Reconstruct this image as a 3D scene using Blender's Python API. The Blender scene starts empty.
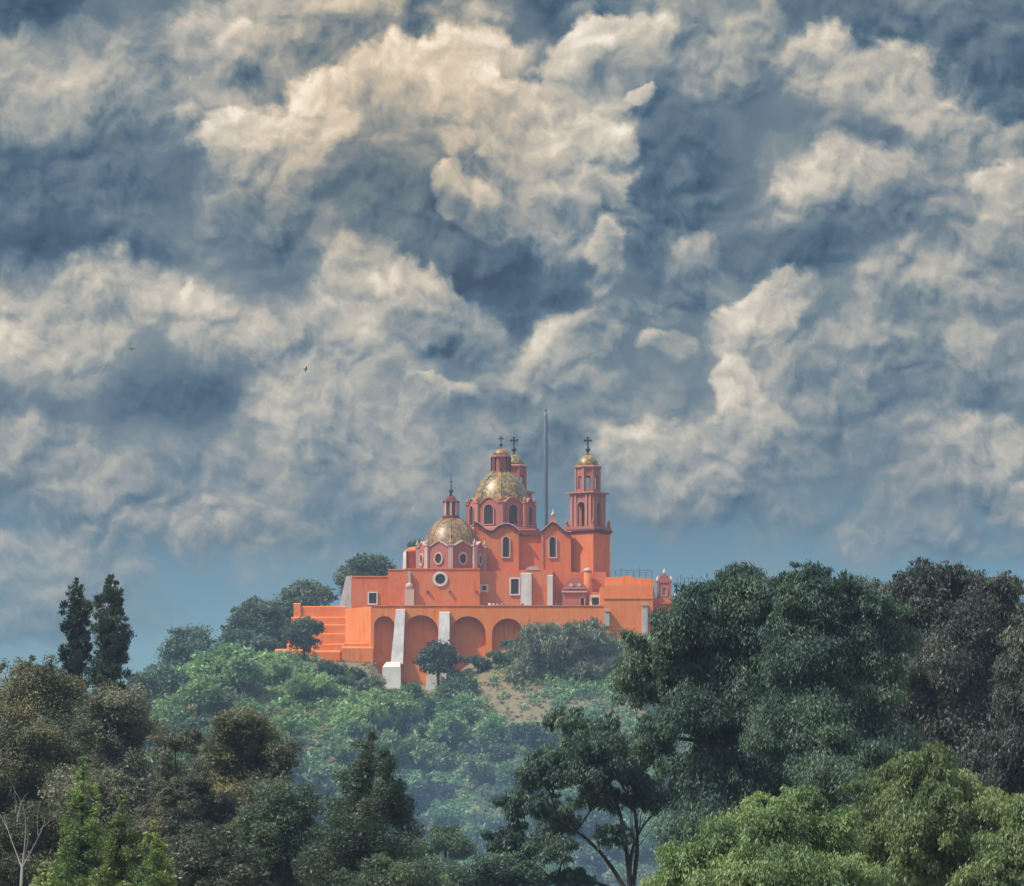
import bpy, bmesh, math, random
import numpy as np
from mathutils import Vector, Matrix, noise as mnoise

C = bpy.context
scene = C.scene
COL = scene.collection
R = math.radians

# ------------------------------------------------------------------ camera
# long lens standing on a roof, level, raised by lens shift so verticals stay upright
F = 5000.0            # focal length in photo pixels (1024 wide)
HORIZON = 900.0       # image row of the true horizon
GROUND = -12.0        # street level below the camera


def W(px, py, Y):
    """the place, Y metres out, that the photograph shows at (px, py)"""
    return Vector(((px - 512.0) * Y / F, Y, (HORIZON - py) * Y / F))


cam_d = bpy.data.cameras.new('camera')
cam = bpy.data.objects.new('camera', cam_d)
COL.objects.link(cam)
cam.location = (0, 0, 0)
cam.rotation_euler = (R(90), 0, 0)
cam_d.sensor_width = 36.0
cam_d.lens = 36.0 * F / 1024.0
cam_d.shift_y = (HORIZON - 443.0) / 1024.0
cam_d.clip_start = 1.0
cam_d.clip_end = 20000.0
scene.camera = cam

# ------------------------------------------------------------------ view, render
scene.render.engine = 'CYCLES'
scene.view_settings.view_transform = 'Standard'
scene.view_settings.look = 'None'
scene.view_settings.gamma = 1.0
scene.view_settings.use_curve_mapping = False
scene.view_settings.exposure = 0.2
cy = scene.cycles
cy.use_denoising = True
cy.max_bounces = 6
cy.diffuse_bounces = 3
cy.glossy_bounces = 2
cy.transmission_bounces = 3
cy.volume_bounces = 0
cy.transparent_max_bounces = 6
cy.caustics_reflective = False
cy.caustics_refractive = False

# ------------------------------------------------------------------ sun


SUNDIR = Vector((-0.57, -0.28, 0.77)).normalized()
sun_d = bpy.data.lights.new('sun', 'SUN')
sun_d.energy = 4.7
sun_d.angle = R(0.5)
sun_d.color = (1.0, 0.93, 0.82)
sun = bpy.data.objects.new('sun', sun_d)
COL.objects.link(sun)
sun.rotation_euler = SUNDIR.to_track_quat('Z', 'Y').to_euler()


def lin(r, g, b):
    def f(c):
        c /= 255.0
        return c / 12.92 if c <= 0.04045 else ((c + 0.055) / 1.055) ** 2.4
    return (f(r), f(g), f(b), 1.0)


# ------------------------------------------------------------------ sky
class NG:
    """small helper for writing node graphs"""

    def __init__(s, tree):
        s.t = tree

    def n(s, typ, **kw):
        nd = s.t.nodes.new(typ)
        for k, v in kw.items():
            setattr(nd, k, v)
        return nd

    def put(s, sock, v):
        if isinstance(v, bpy.types.NodeSocket):
            s.t.links.new(v, sock)
        else:
            sock.default_value = v

    def m(s, op, a, b=0.0, c=0.0, clamp=False):
        nd = s.n('ShaderNodeMath', operation=op, use_clamp=clamp)
        s.put(nd.inputs[0], a)
        s.put(nd.inputs[1], b)
        s.put(nd.inputs[2], c)
        return nd.outputs[0]

    def v(s, op, a, b=(0, 0, 0), c=(0, 0, 0), out=0):
        nd = s.n('ShaderNodeVectorMath', operation=op)
        s.put(nd.inputs[0], a)
        if op == 'SCALE':
            s.put(nd.inputs['Scale'], b)
        else:
            s.put(nd.inputs[1], b)
            if op in ('MULTIPLY_ADD',):
                s.put(nd.inputs[2], c)
        return nd.outputs['Value'] if out else nd.outputs[0]

    def noise(s, vec, scale, detail=6, rough=0.55, lac=2.0, dist=0.0, color=False):
        nd = s.n('ShaderNodeTexNoise')
        s.put(nd.inputs['Vector'], vec)
        nd.inputs['Scale'].default_value = scale
        nd.inputs['Detail'].default_value = detail
        nd.inputs['Roughness'].default_value = rough
        nd.inputs['Lacunarity'].default_value = lac
        nd.inputs['Distortion'].default_value = dist
        return nd.outputs['Color'] if color else nd.outputs['Fac']

    def smooth(s, x, a, b, lo=0.0, hi=1.0):
        nd = s.n('ShaderNodeMapRange', interpolation_type='SMOOTHSTEP')
        s.put(nd.inputs['Value'], x)
        nd.inputs['From Min'].default_value = a
        nd.inputs['From Max'].default_value = b
        nd.inputs['To Min'].default_value = lo
        nd.inputs['To Max'].default_value = hi
        return nd.outputs['Result']

    def mix(s, f, a, b):
        nd = s.n('ShaderNodeMix', data_type='FLOAT')
        s.put(nd.inputs[0], f)
        s.put(nd.inputs[2], a)
        s.put(nd.inputs[3], b)
        return nd.outputs[0]

    def mixc(s, f, a, b, blend='MIX'):
        nd = s.n('ShaderNodeMix', data_type='RGBA', blend_type=blend)
        s.put(nd.inputs[0], f)
        s.put(nd.inputs[6], a)
        s.put(nd.inputs[7], b)
        return nd.outputs[2]

    def ramp(s, f, stops, interp='LINEAR'):
        nd = s.n('ShaderNodeValToRGB')
        cr = nd.color_ramp
        cr.interpolation = interp
        while len(cr.elements) < len(stops):
            cr.elements.new(0.5)
        for e, (p, c) in zip(cr.elements, stops):
            e.position = p
            e.color = c
        s.put(nd.inputs[0], f)
        return nd.outputs[0]


# Cumulus heaps by bearing and height: (azimuth, elevation) in the photograph's pixels, half axes, tilt in
# degrees, tone, how much the lit side differs from the base, edge softness, opacity.  Back to front.
PUFFS = [
    # ---- broad grey masses and dark bases
    (60, 190, 190, 80, 0, .27, .00, .9, .9),
    (40, 252, 170, 26, -3, .10, .00, .9, .75),
    (30, 8, 90, 26, 5, .16, .00, .9, .9),
    (170, 80, 130, 80, 0, .50, .10, .9, .8),
    (20, 85, 80, 60, 0, .68, .12, .7, .8),
    (130, 40, 90, 34, 8, .40, .1, .9, .6),
    (330, 100, 170, 100, 0, .52, .10, .8, .8),
    (300, 230, 170, 80, 20, .42, .10, .9, .8),
    (410, 20, 130, 60, 0, .50, .1, .8, .8),
    (610, 8, 90, 34, 5, .20, .0, .6, .95),
    (690, 50, 90, 70, 30, .52, .14, .8, .8),
    (660, 180, 95, 100, 0, .20, .04, .7, .95),
    (930, 35, 190, 75, 12, .25, .03, .8, .95),
    (1010, 100, 60, 60, 0, .24, .03, .8, .9),
    (470, 240, 120, 75, 10, .24, .04, .7, .95),
    (530, 300, 90, 55, 30, .23, .02, .7, .95),
    (700, 260, 110, 60, 0, .34, .10, .9, .8),
    (890, 380, 240, 120, 0, .42, .10, .9, .85),
    (560, 420, 160, 60, 0, .38, .1, .9, .8),
    # ---- left
    (50, 325, 78, 70, -35, .80, .16, .7, .95),
    (95, 370, 40, 40, -40, .66, .12, .8, .7),
    (190, 325, 100, 34, 24, .74, .16, .7, .9),
    (270, 355, 60, 28, 18, .66, .14, .8, .7),
    (185, 400, 110, 34, 4, .17, .0, .9, .85),
    (20, 440, 130, 60, 8, .24, .0, .9, .7),
    (345, 372, 90, 90, 35, .70, .16, .8, .9),
    (110, 500, 180, 64, 8, .52, .12, .9, .85),
    (215, 462, 60, 20, 8, .58, .12, .9, .7),
    (185, 525, 84, 26, 12, .62, .12, .9, .8),
    (60, 558, 120, 40, 6, .57, .1, .9, .7),
    (390, 455, 150, 44, 0, .52, .12, .9, .8),
    (365, 265, 36, 30, 0, .62, .20, .55, .85),
    # ---- the high warm billows
    (300, 25, 110, 34, 0, .66, .16, .6, .9),
    (375, 20, 60, 26, 0, .70, .16, .6, .9),
    (215, 55, 60, 50, -20, .60, .18, .6, .85),
    (230, 118, 40, 22, 10, .56, .16, .7, .8),
    (250, 65, 70, 30, 25, .66, .2, .6, .85),
    (385, 45, 60, 22, 10, .42, .1, .6, .8),
    (330, 75, 70, 20, 0, .48, .1, .7, .8),
    (433, 50, 26, 70, 0, .22, .02, .5, 1),
    (400, 85, 90, 28, -18, .72, .18, .45, .95),
    (360, 105, 100, 44, -14, .84, .18, .4, .95),
    (265, 150, 70, 30, 8, .84, .2, .35, .95),
    (310, 150, 40, 60, 0, .82, .18, .5, .95),
    (290, 215, 34, 50, 10, .58, .12, .8, .7),
    (175, 122, 26, 10, 0, .60, .16, .6, .6),
    (430, 150, 70, 36, 25, .46, .16, .5, .9),
    (400, 195, 72, 46, 0, .26, .04, .7, .95),
    (480, 20, 48, 30, 0, .68, .2, .5, .9),
    (500, 60, 60, 42, 5, .86, .22, .4, .95),
    (562, 75, 40, 38, 0, .40, .06, .5, .95),
    (480, 110, 42, 44, 20, .84, .22, .4, .95),
    (540, 125, 76, 48, 10, .80, .26, .4, .95),
    (605, 45, 56, 24, -14, .84, .18, .4, .95),
    (592, 80, 34, 36, 15, .80, .2, .4, .95),
    (640, 65, 52, 22, -6, .48, .1, .7, .8),
    (647, 88, 14, 7, 0, .74, .2, .4, .9),
    (585, 150, 46, 34, 20, .74, .26, .45, .95),
    (480, 145, 44, 22, 30, .70, .22, .4, .95),
    (540, 180, 60, 38, 15, .60, .24, .5, .9),
    (600, 185, 32, 22, 30, .66, .22, .5, .85),
    (495, 210, 44, 26, 10, .64, .24, .5, .95),
    (455, 195, 16, 22, 0, .62, .16, .5, .9),
    (560, 225, 52, 30, 20, .54, .16, .6, .9),
    (560, 250, 34, 26, 0, .60, .16, .7, .7),
    (604, 268, 19, 40, -4, .74, .12, .45, .95),
    # ---- upper right
    (870, 200, 160, 70, 0, .46, .10, .8, .9),
    (720, 60, 40, 40, 20, .62, .18, .6, .8),
    (758, 22, 20, 30, 20, .60, .16, .7, .8),
    (740, 90, 40, 26, 0, .52, .16, .7, .7),
    (815, 65, 44, 40, 10, .76, .2, .5, .95),
    (895, 95, 88, 42, 18, .76, .2, .5, .95),
    (850, 135, 60, 24, 10, .24, .02, .8, .8),
    (835, 190, 70, 34, -10, .70, .16, .7, .9),
    (890, 172, 60, 22, -18, .66, .16, .7, .8),
    (800, 255, 80, 28, 0, .20, .0, .8, .9),
    (1010, 150, 30, 22, 0, .58, .16, .5, .9),
    (1008, 186, 40, 19, 8, .78, .16, .4, .95),
    (930, 210, 60, 30, 0, .38, .0, .9, .7),
    (945, 290, 90, 32, 6, .66, .16, .7, .9),
    (890, 270, 46, 34, 0, .60, .16, .7, .8),
    (1000, 245, 30, 30, 0, .56, .14, .7, .8),
    (700, 250, 28, 26, 0, .55, .2, .6, .8),
    (680, 290, 40, 30, 0, .38, .14, .7, .8),
    # ---- centre
    (450, 322, 62, 42, 25, .58, .24, .45, .95),
    (430, 300, 34, 26, 10, .62, .2, .5, .9),
    (475, 330, 36, 30, 30, .48, .18, .6, .8),
    (500, 370, 36, 44, 0, .24, .04, .8, .8),
    (453, 396, 40, 13, 24, .68, .2, .5, .9),
    (425, 380, 12, 6, 40, .74, .2, .5, .9),
    (510, 400, 30, 20, 20, .36, .1, .7, .8),
    (585, 345, 52, 36, 0, .70, .22, .5, .95),
    (560, 370, 40, 30, 0, .58, .2, .6, .9),
    (640, 320, 50, 24, 0, .44, .16, .7, .8),
    (665, 352, 32, 14, -6, .70, .2, .6, .8),
    (762, 312, 54, 24, -28, .82, .10, .45, .95),
    (725, 335, 32, 24, 0, .76, .12, .5, .95),
    (728, 385, 24, 30, 10, .76, .16, .45, .95),
    (830, 350, 80, 24, -4, .56, .14, .8, .8),
    (890, 355, 50, 36, 10, .52, .14, .8, .8),
    (965, 355, 18, 30, 25, .64, .16, .6, .8),
    (920, 375, 26, 30, 0, .30, .0, .8, .7),
    # ---- low bank behind the towers
    (40, 615, 150, 44, 3, .46, .06, .95, .8),
    (300, 520, 170, 40, 4, .46, .08, .95, .7),
    (930, 535, 150, 34, 6, .47, .08, .95, .75),
    (720, 515, 150, 30, 3, .46, .08, .95, .7),
    (690, 470, 110, 44, 4, .62, .18, .7, .9),
    (640, 455, 44, 26, 0, .68, .18, .6, .9),
    (745, 440, 60, 32, 10, .54, .16, .7, .8),
    (985, 440, 60, 28, 10, .64, .16, .7, .9),
    (1000, 500, 70, 26, 20, .60, .14, .8, .9),
    (950, 480, 60, 26, 20, .46, .1, .9, .7),
]


def build_sky():
    wd = bpy.data.worlds.new('World')
    scene.world = wd
    wd.use_nodes = True
    wd.cycles.sampling_method = 'MANUAL'
    wd.cycles.sample_map_resolution = 256
    t = wd.node_tree
    t.nodes.clear()
    g = NG(t)
    tc = g.n('ShaderNodeTexCoord')
    d = tc.outputs['Generated']
    sx = g.n('ShaderNodeSeparateXYZ')
    g.put(sx.inputs[0], d)
    X, Y, Z = sx.outputs
    az = g.m('ARCTAN2', X, Y)
    hyp = g.m('SQRT', g.m('MULTIPLY_ADD', X, X, g.m('MULTIPLY', Y, Y)))
    el = g.m('DIVIDE', Z, hyp)          # tan of elevation
    U = g.m('MULTIPLY', az, F / 100.0)
    V = g.m('MULTIPLY', el, F / 100.0)
    P3 = g.v('SCALE', d, F / 100.0)     # noise space, 1 unit = 100 photo pixels
    cx = g.n('ShaderNodeCombineXYZ')
    g.put(cx.inputs[0], U)
    g.put(cx.inputs[1], V)
    P = cx.outputs[0]
    # domain warp
    w1 = g.noise(P3, 0.9, 2, 0.5, color=True)
    w2 = g.noise(P3, 2.6, 6, 0.58, color=True)
    a1 = g.v('SUBTRACT', w1, (.5, .5, .5))
    a2 = g.v('SUBTRACT', w2, (.5, .5, .5))
    wa = g.v('SCALE', a1, 0.55)
    wsum = g.v('MULTIPLY_ADD', a2, (.42, .42, .42), wa)
    # the noise space's third axis is up: swing it into V
    sw = g.n('ShaderNodeSeparateXYZ')
    g.put(sw.inputs[0], wsum)
    cw = g.n('ShaderNodeCombineXYZ')
    g.put(cw.inputs[0], sw.outputs[0])
    g.put(cw.inputs[1], sw.outputs[2])
    Pw = g.v('ADD', P, cw.outputs[0])
    P3w = g.v('ADD', P3, wsum)
    # billow detail (cauliflower cells over soft noise) and its relief towards the light, up and a little left
    P3b = g.v('MULTIPLY_ADD', a2, (.34, .34, .34), g.v('MULTIPLY_ADD', a1, (.5, .5, .5), P3))

    def billow(p):
        vo = g.n('ShaderNodeTexVoronoi', feature='F1', distance='EUCLIDEAN')
        g.put(vo.inputs['Vector'], p)
        vo.inputs['Scale'].default_value = 0.9
        vo.inputs['Detail'].default_value = 2.0
        vo.inputs['Roughness'].default_value = 0.45
        vo.inputs['Lacunarity'].default_value = 2.3
        nz = g.noise(p, 1.2, 9, 0.55)
        return g.m('MULTIPLY_ADD', vo.outputs['Distance'], -0.42, g.m('ADD', nz, 0.22))
    f1 = billow(P3b)
    rel = g.m('SUBTRACT', f1, billow(g.v('ADD', P3b, (-0.045, 0.0, 0.09))))
    fine = g.m('SUBTRACT', f1, 0.5)
    edge = g.m('MULTIPLY_ADD', fine, -1.1, -0.24)
    texture = g.m('MULTIPLY_ADD', rel, 1.7, g.m('MULTIPLY_ADD', fine, 0.45, 0.04))

    T = g.m('MULTIPLY_ADD', fine, 0.5, g.smooth(V, 5.2, 3.8, 0.49, 0.52))
    clear = g.smooth(g.m('MULTIPLY_ADD', fine, 1.6, V), 2.7, 4.5, 0.94, 0.0)
    for (px, py, rx, ry, rot, tone, dirn, soft, op) in PUFFS:
        c = ((px - 512) / 100.0, (HORIZON - py) / 100.0)
        rx, ry = rx / 100.0 * 1.14, ry / 100.0 * 1.14
        if abs(rot) < 4:
            q = g.v('MULTIPLY_ADD', Pw, (1 / rx, 1 / ry, 0), (-c[0] / rx, -c[1] / ry, 0))
        else:
            a = R(-rot)
            ex, ey = (math.cos(a), math.sin(a)), (-math.sin(a), math.cos(a))
            qx = g.v('DOT_PRODUCT', Pw, (ex[0] / rx, ex[1] / rx, 0), out=1)
            qy = g.v('DOT_PRODUCT', Pw, (ey[0] / ry, ey[1] / ry, 0), out=1)
            cb = g.n('ShaderNodeCombineXYZ')
            g.put(cb.inputs[0], g.m('SUBTRACT', qx, (ex[0] * c[0] + ex[1] * c[1]) / rx))
            g.put(cb.inputs[1], g.m('SUBTRACT', qy, (ey[0] * c[0] + ey[1] * c[1]) / ry))
            q = cb.outputs[0]
        dist = g.m('ADD', g.v('LENGTH', q, out=1), edge)
        mask = g.smooth(dist, 1.05, 1.05 - soft * .88, 0.0, op)
        s = g.v('DOT_PRODUCT', q, (-0.55 * dirn, 1.25 * dirn, 0), out=1)
        s = g.m('MULTIPLY_ADD', texture, 0.35 + 1.2 * min(tone, .7), g.m('ADD', s, tone))
        T = g.mix(mask, T, s)
        if py + ry * 100 > 420:
            clear = g.m('MULTIPLY', clear, g.m('SUBTRACT', 1.0, g.m('MULTIPLY', mask, 0.8)))
    T = g.m('MULTIPLY', g.m('MULTIPLY_ADD', T, 1.15, -0.075), 0.72)
    cool = g.ramp(T, [(0.0, lin(38, 58, 81)), (.115, lin(60, 85, 108)), (.245, lin(95, 114, 127)), (.375, lin(129, 138, 142)),
                      (.505, lin(157, 159, 155)), (.65, lin(183, 179, 169)), (.78, lin(204, 197, 184)), (1.0, lin(232, 224, 212))])
    warm = g.ramp(T, [(0.0, lin(44, 59, 74)), (.115, lin(71, 88, 100)), (.245, lin(105, 114, 116)), (.375, lin(139, 137, 129)),
                      (.505, lin(170, 159, 141)), (.65, lin(194, 177, 152)), (.78, lin(213, 194, 167)), (1.0, lin(240, 224, 200))])
    wv = g.v('MULTIPLY_ADD', Pw, (1 / 2.6, 1 / 2.6, 0), (1.2 / 2.6, -7.9 / 2.6, 0))
    wmask = g.smooth(g.v('LENGTH', wv, out=1), 1.2, 0.2)
    cloud = g.mixc(g.m('MAXIMUM', wmask, 0.38), cool, warm)
    # clear air low down: the sky model, deepened to the storm-light blue of the day
    nish = g.n('ShaderNodeTexSky', sky_type='NISHITA', sun_disc=False)
    nish.sun_elevation = math.asin(SUNDIR.z)
    nish.sun_rotation = math.atan2(SUNDIR.x, SUNDIR.y)
    nish.air_density = 1.0
    nish.dust_density = 0.6
    low = g.ramp(g.m('MULTIPLY', V, 0.2), [(0.0, (.40, .63, .84, 1)), (.5, (.35, .55, .74, 1)), (.78, (.20, .335, .475, 1)), (1.0, (.11, .19, .29, 1))])
    blue = g.mixc(1.0, nish.outputs[0], low, 'MULTIPLY')
    cloud10 = g.mixc(1.0, cloud, (10, 10, 10, 1), 'MULTIPLY')
    front = g.mixc(clear, cloud10, blue)
    # overhead and behind the camera the unseen broken cover is brightened as fill light
    up = g.smooth(V, 9.6, 22.0)
    over = g.mixc(g.smooth(g.noise(P3, 0.12, 5, 0.6), 0.4, 0.6), g.mixc(1.0, nish.outputs[0], (.75, .8, .85, 1), 'MULTIPLY'), (13.0, 13.8, 15.0, 1))
    col = g.mixc(up, front, over)
    bg = g.n('ShaderNodeBackground')
    g.put(bg.inputs[0], col)
    bg.inputs[1].default_value = 0.1
    out = g.n('ShaderNodeOutputWorld')
    t.links.new(bg.outputs[0], out.inputs[0])


build_sky()


# ------------------------------------------------------------------ helpers
def tag(o, label=None, cat=None, group=None, kind=None):
    for k, v in (('label', label), ('category', cat), ('group', group), ('kind', kind)):
        if v:
            o[k] = v
    return o


def thing(name, loc, label, cat, group=None):
    """an Empty at a thing's base that parents its parts"""
    o = bpy.data.objects.new(name, None)
    COL.objects.link(o)
    o.location = loc
    o.empty_display_size = 0.3
    return tag(o, label, cat, group)


def world_loc(o):
    v = Vector((0, 0, 0))
    while o:
        v += o.location
        o = o.parent
    return v


class MB:
    """collects shapes, links them as ONE mesh object"""

    def __init__(s):
        s.v, s.f, s.mi, s.sm = [], [], [], []
        s.cur = 0
        s.smooth = False

    def add(s, vs, fs):
        n = len(s.v)
        s.v.extend([tuple(p) for p in vs])
        for f in fs:
            s.f.append([i + n for i in f])
            s.mi.append(s.cur)
            s.sm.append(s.smooth)

    def hexa(s, b, t):
        """bottom and top quads, same winding"""
        s.add(list(b) + list(t), [(3, 2, 1, 0), (4, 5, 6, 7), (0, 1, 5, 4), (1, 2, 6, 5), (2, 3, 7, 6), (3, 0, 4, 7)])

    def box(s, x0, x1, y0, y1, z0, z1):
        s.hexa([(x0, y0, z0), (x1, y0, z0), (x1, y1, z0), (x0, y1, z0)], [(x0, y0, z1), (x1, y0, z1), (x1, y1, z1), (x0, y1, z1)])

    def obox(s, cx, cy, hx, hy, z0, z1, yaw=0.0):
        c, sn = math.cos(yaw), math.sin(yaw)
        q = [(cx + a * c - b * sn, cy + a * sn + b * c) for a, b in ((-hx, -hy), (hx, -hy), (hx, hy), (-hx, hy))]
        s.hexa([(x, y, z0) for x, y in q], [(x, y, z1) for x, y in q])

    @staticmethod
    def face_pt(o, yaw, u, d, z):
        return (o[0] + u * math.cos(yaw) + d * math.sin(yaw), o[1] + u * math.sin(yaw) - d * math.cos(yaw), z)

    def slab(s, o, yaw, poly, d0, d1):
        """a vertical slab: outline (u, z) on a face whose outward direction is -Y turned by yaw; from depth d0 (back) to d1 (front)"""
        n = len(poly)
        vs = [s.face_pt(o, yaw, u, d1, z) for u, z in poly] + [s.face_pt(o, yaw, u, d0, z) for u, z in poly]
        fs = [list(range(n)), list(range(2 * n - 1, n - 1, -1))]
        for i in range(n):
            j = (i + 1) % n
            fs.append([j, i, i + n, j + n])
        s.add(vs, fs)

    def ring(s, o, yaw, outer, inner, d0, d1):
        n = len(outer)
        pts = [s.face_pt(o, yaw, u, d, z) for d, pl in ((d1, outer), (d1, inner), (d0, outer), (d0, inner)) for u, z in pl]
        fs = []
        for i in range(n):
            j = (i + 1) % n
            fs += [[i, j, n + j, n + i], [i + 2 * n, j + 2 * n, j, i], [n + i, n + j, 3 * n + j, 3 * n + i], [i + 2 * n, i + 3 * n, j + 3 * n, j + 2 * n]]
        s.add(pts, fs)

    def lathe(s, cx, cy, prof, seg=16, rot=0.0, cap=True):
        n = len(prof)
        vs, fs = [], []
        for r, z in prof:
            for k in range(seg):
                a = rot + 2 * math.pi * k / seg
                vs.append((cx + r * math.sin(a), cy - r * math.cos(a), z))
        for i in range(n - 1):
            for k in range(seg):
                k2 = (k + 1) % seg
                fs.append([i * seg + k, i * seg + k2, (i + 1) * seg + k2, (i + 1) * seg + k])
        if cap:
            fs.append(list(range(seg - 1, -1, -1)))
            fs.append(list(range((n - 1) * seg, n * seg)))
        s.add(vs, fs)

    def tube(s, pts, rad, seg=6):
        pts = [Vector(p) for p in pts]
        n = len(pts)
        vs, fs = [], []
        ref = Vector((0.3, 0.9, 0.2)).normalized()
        for i, p in enumerate(pts):
            d = (pts[min(i + 1, n - 1)] - pts[max(i - 1, 0)]).normalized()
            a = d.cross(ref)
            if a.length < 1e-4:
                a = d.cross(Vector((1, 0, 0)))
            a.normalize()
            b = d.cross(a)
            for k in range(seg):
                t = 2 * math.pi * k / seg
                vs.append(p + (a * math.cos(t) + b * math.sin(t)) * rad[i])
        for i in range(n - 1):
            for k in range(seg):
                k2 = (k + 1) % seg
                fs.append([i * seg + k, i * seg + k2, (i + 1) * seg + k2, (i + 1) * seg + k])
        fs.append(list(range(seg)))
        fs.append(list(range((n - 1) * seg, n * seg)))
        s.add(vs, fs)

    def build(s, name, mats, parent=None, label=None, fix=True):
        off = world_loc(parent) if parent else Vector((0, 0, 0))
        me = bpy.data.meshes.new(name)
        me.from_pydata([(x - off.x, y - off.y, z - off.z) for x, y, z in s.v], [], s.f)
        for m in (mats if isinstance(mats, (list, tuple)) else [mats]):
            me.materials.append(m)
        me.polygons.foreach_set('material_index', s.mi)
        me.polygons.foreach_set('use_smooth', s.sm)
        if fix:
            bm = bmesh.new()
            bm.from_mesh(me)
            bmesh.ops.recalc_face_normals(bm, faces=bm.faces)
            bm.to_mesh(me)
            bm.free()
        me.update()
        o = bpy.data.objects.new(name, me)
        COL.objects.link(o)
        if parent:
            o.parent = parent
        if label:
            o['label'] = label
        return o


def copy_part(src, parent, delta=(0, 0, 0)):
    c = src.copy()
    COL.objects.link(c)
    c.parent = parent
    c.location = Vector(src.location) + Vector(delta)
    for ch in src.children:
        d = ch.copy()
        COL.objects.link(d)
        d.parent = c
    return c


# outlines on a face
def rect(u0, u1, z0, z1):
    return [(u0, z0), (u1, z0), (u1, z1), (u0, z1)]


def arch(u0, u1, z0, z1, n=8):
    r = (u1 - u0) / 2
    c = (u0 + u1) / 2
    return [(u0, z0), (u1, z0)] + [(c + r * math.cos(math.pi * k / n), z1 - r + r * math.sin(math.pi * k / n)) for k in range(n + 1)]


def oval(c, z, ru, rz, n=16):
    return [(c + ru * math.cos(2 * math.pi * k / n), z + rz * math.sin(2 * math.pi * k / n)) for k in range(n)]


def grow(poly, w):
    cu = sum(p[0] for p in poly) / len(poly)
    cz = sum(p[1] for p in poly) / len(poly)
    mu = max(abs(p[0] - cu) for p in poly)
    mz = max(abs(p[1] - cz) for p in poly)
    return [(cu + (u - cu) * (mu + w) / mu, cz + (z - cz) * (mz + w) / mz) for u, z in poly]


# ------------------------------------------------------------------ materials
def material(name):
    m = bpy.data.materials.new(name)
    m.use_nodes = True
    t = m.node_tree
    t.nodes.clear()
    g = NG(t)
    out = g.n('ShaderNodeOutputMaterial')
    return m, g, out


def plaster(name, base, worn, rough=0.9, stain=0.5, scale=1.0):
    """lime-washed stucco: weathered patches, rain streaks, fine grain"""
    m, g, out = material(name)
    geo = g.n('ShaderNodeNewGeometry').outputs['Position']
    big = g.noise(geo, 0.35 * scale, 6, 0.6)
    streak = g.noise(g.v('MULTIPLY', geo, (1.6, 1.6, 0.16)), 1.0 * scale, 5, 0.6)
    grain = g.noise(geo, 6.0, 4, 0.6)
    f = g.m('MULTIPLY_ADD', streak, 0.5, g.m('MULTIPLY', big, 0.62))
    col = g.mixc(g.smooth(f, 0.44, 0.66, 0.0, stain), base + (1,), worn + (1,))
    grime = g.noise(g.v('MULTIPLY', geo, (2.2, 2.2, 0.22)), 0.8 * scale, 6, 0.68)
    col = g.mixc(g.smooth(grime, 0.52, 0.74, 0.0, 0.6 * stain), col, tuple(c * 0.45 for c in base) + (1,))
    patch = g.noise(geo, 0.9 * scale, 5, 0.7)
    col = g.mixc(g.smooth(patch, 0.58, 0.66, 0.0, 0.35 * stain), col, tuple(min(.8, c * 1.25 + .02) for c in worn) + (1,))
    col = g.mixc(g.m('MULTIPLY', g.smooth(grain, 0.3, 0.7), 0.18), col, tuple(c * 0.6 for c in base) + (1,))
    b = g.n('ShaderNodeBsdfPrincipled')
    g.put(b.inputs['Base Color'], col)
    b.inputs['Roughness'].default_value = rough
    b.inputs['Specular IOR Level'].default_value = 0.2
    bp = g.n('ShaderNodeBump')
    bp.inputs['Strength'].default_value = 0.35
    bp.inputs['Distance'].default_value = 0.08
    g.put(bp.inputs['Height'], g.m('ADD', grain, g.m('MULTIPLY', big, 2.0)))
    g.t.links.new(bp.outputs[0], b.inputs['Normal'])
    g.t.links.new(b.outputs[0], out.inputs[0])
    return m


def plain(name, col, rough=0.6, metal=0.0, spec=0.4):
    m, g, out = material(name)
    geo = g.n('ShaderNodeNewGeometry').outputs['Position']
    n = g.noise(geo, 3.0, 4, 0.6)
    c = g.mixc(n, tuple(x * 0.75 for x in col) + (1,), tuple(min(1, x * 1.25) for x in col) + (1,))
    b = g.n('ShaderNodeBsdfPrincipled')
    g.put(b.inputs['Base Color'], c)
    b.inputs['Roughness'].default_value = rough
    b.inputs['Metallic'].default_value = metal
    b.inputs['Specular IOR Level'].default_value = spec
    g.t.links.new(b.outputs[0], out.inputs[0])
    return m


def tiles(name, ca, cb, cc, rough=0.28):
    """glazed dome tiles: small cells in three glazes, laid in patches"""
    m, g, out = material(name)
    geo = g.n('ShaderNodeNewGeometry').outputs['Position']
    vo = g.n('ShaderNodeTexVoronoi')
    g.put(vo.inputs['Vector'], geo)
    vo.inputs['Scale'].default_value = 2.6
    sp = g.n('ShaderNodeSeparateColor')
    g.put(sp.inputs[0], vo.outputs['Color'])
    pat = g.noise(geo, 0.55, 4, 0.6)
    c = g.mixc(g.smooth(g.m('MULTIPLY_ADD', sp.outputs[0], 0.35, pat), 0.50, 0.74), ca + (1,), cb + (1,))
    c = g.mixc(g.smooth(sp.outputs[1], 0.72, 0.9, 0, 0.7), c, cc + (1,))
    b = g.n('ShaderNodeBsdfPrincipled')
    g.put(b.inputs['Base Color'], c)
    b.inputs['Roughness'].default_value = rough
    b.inputs['Specular IOR Level'].default_value = 0.6
    g.t.links.new(b.outputs[0], out.inputs[0])
    return m


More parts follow.
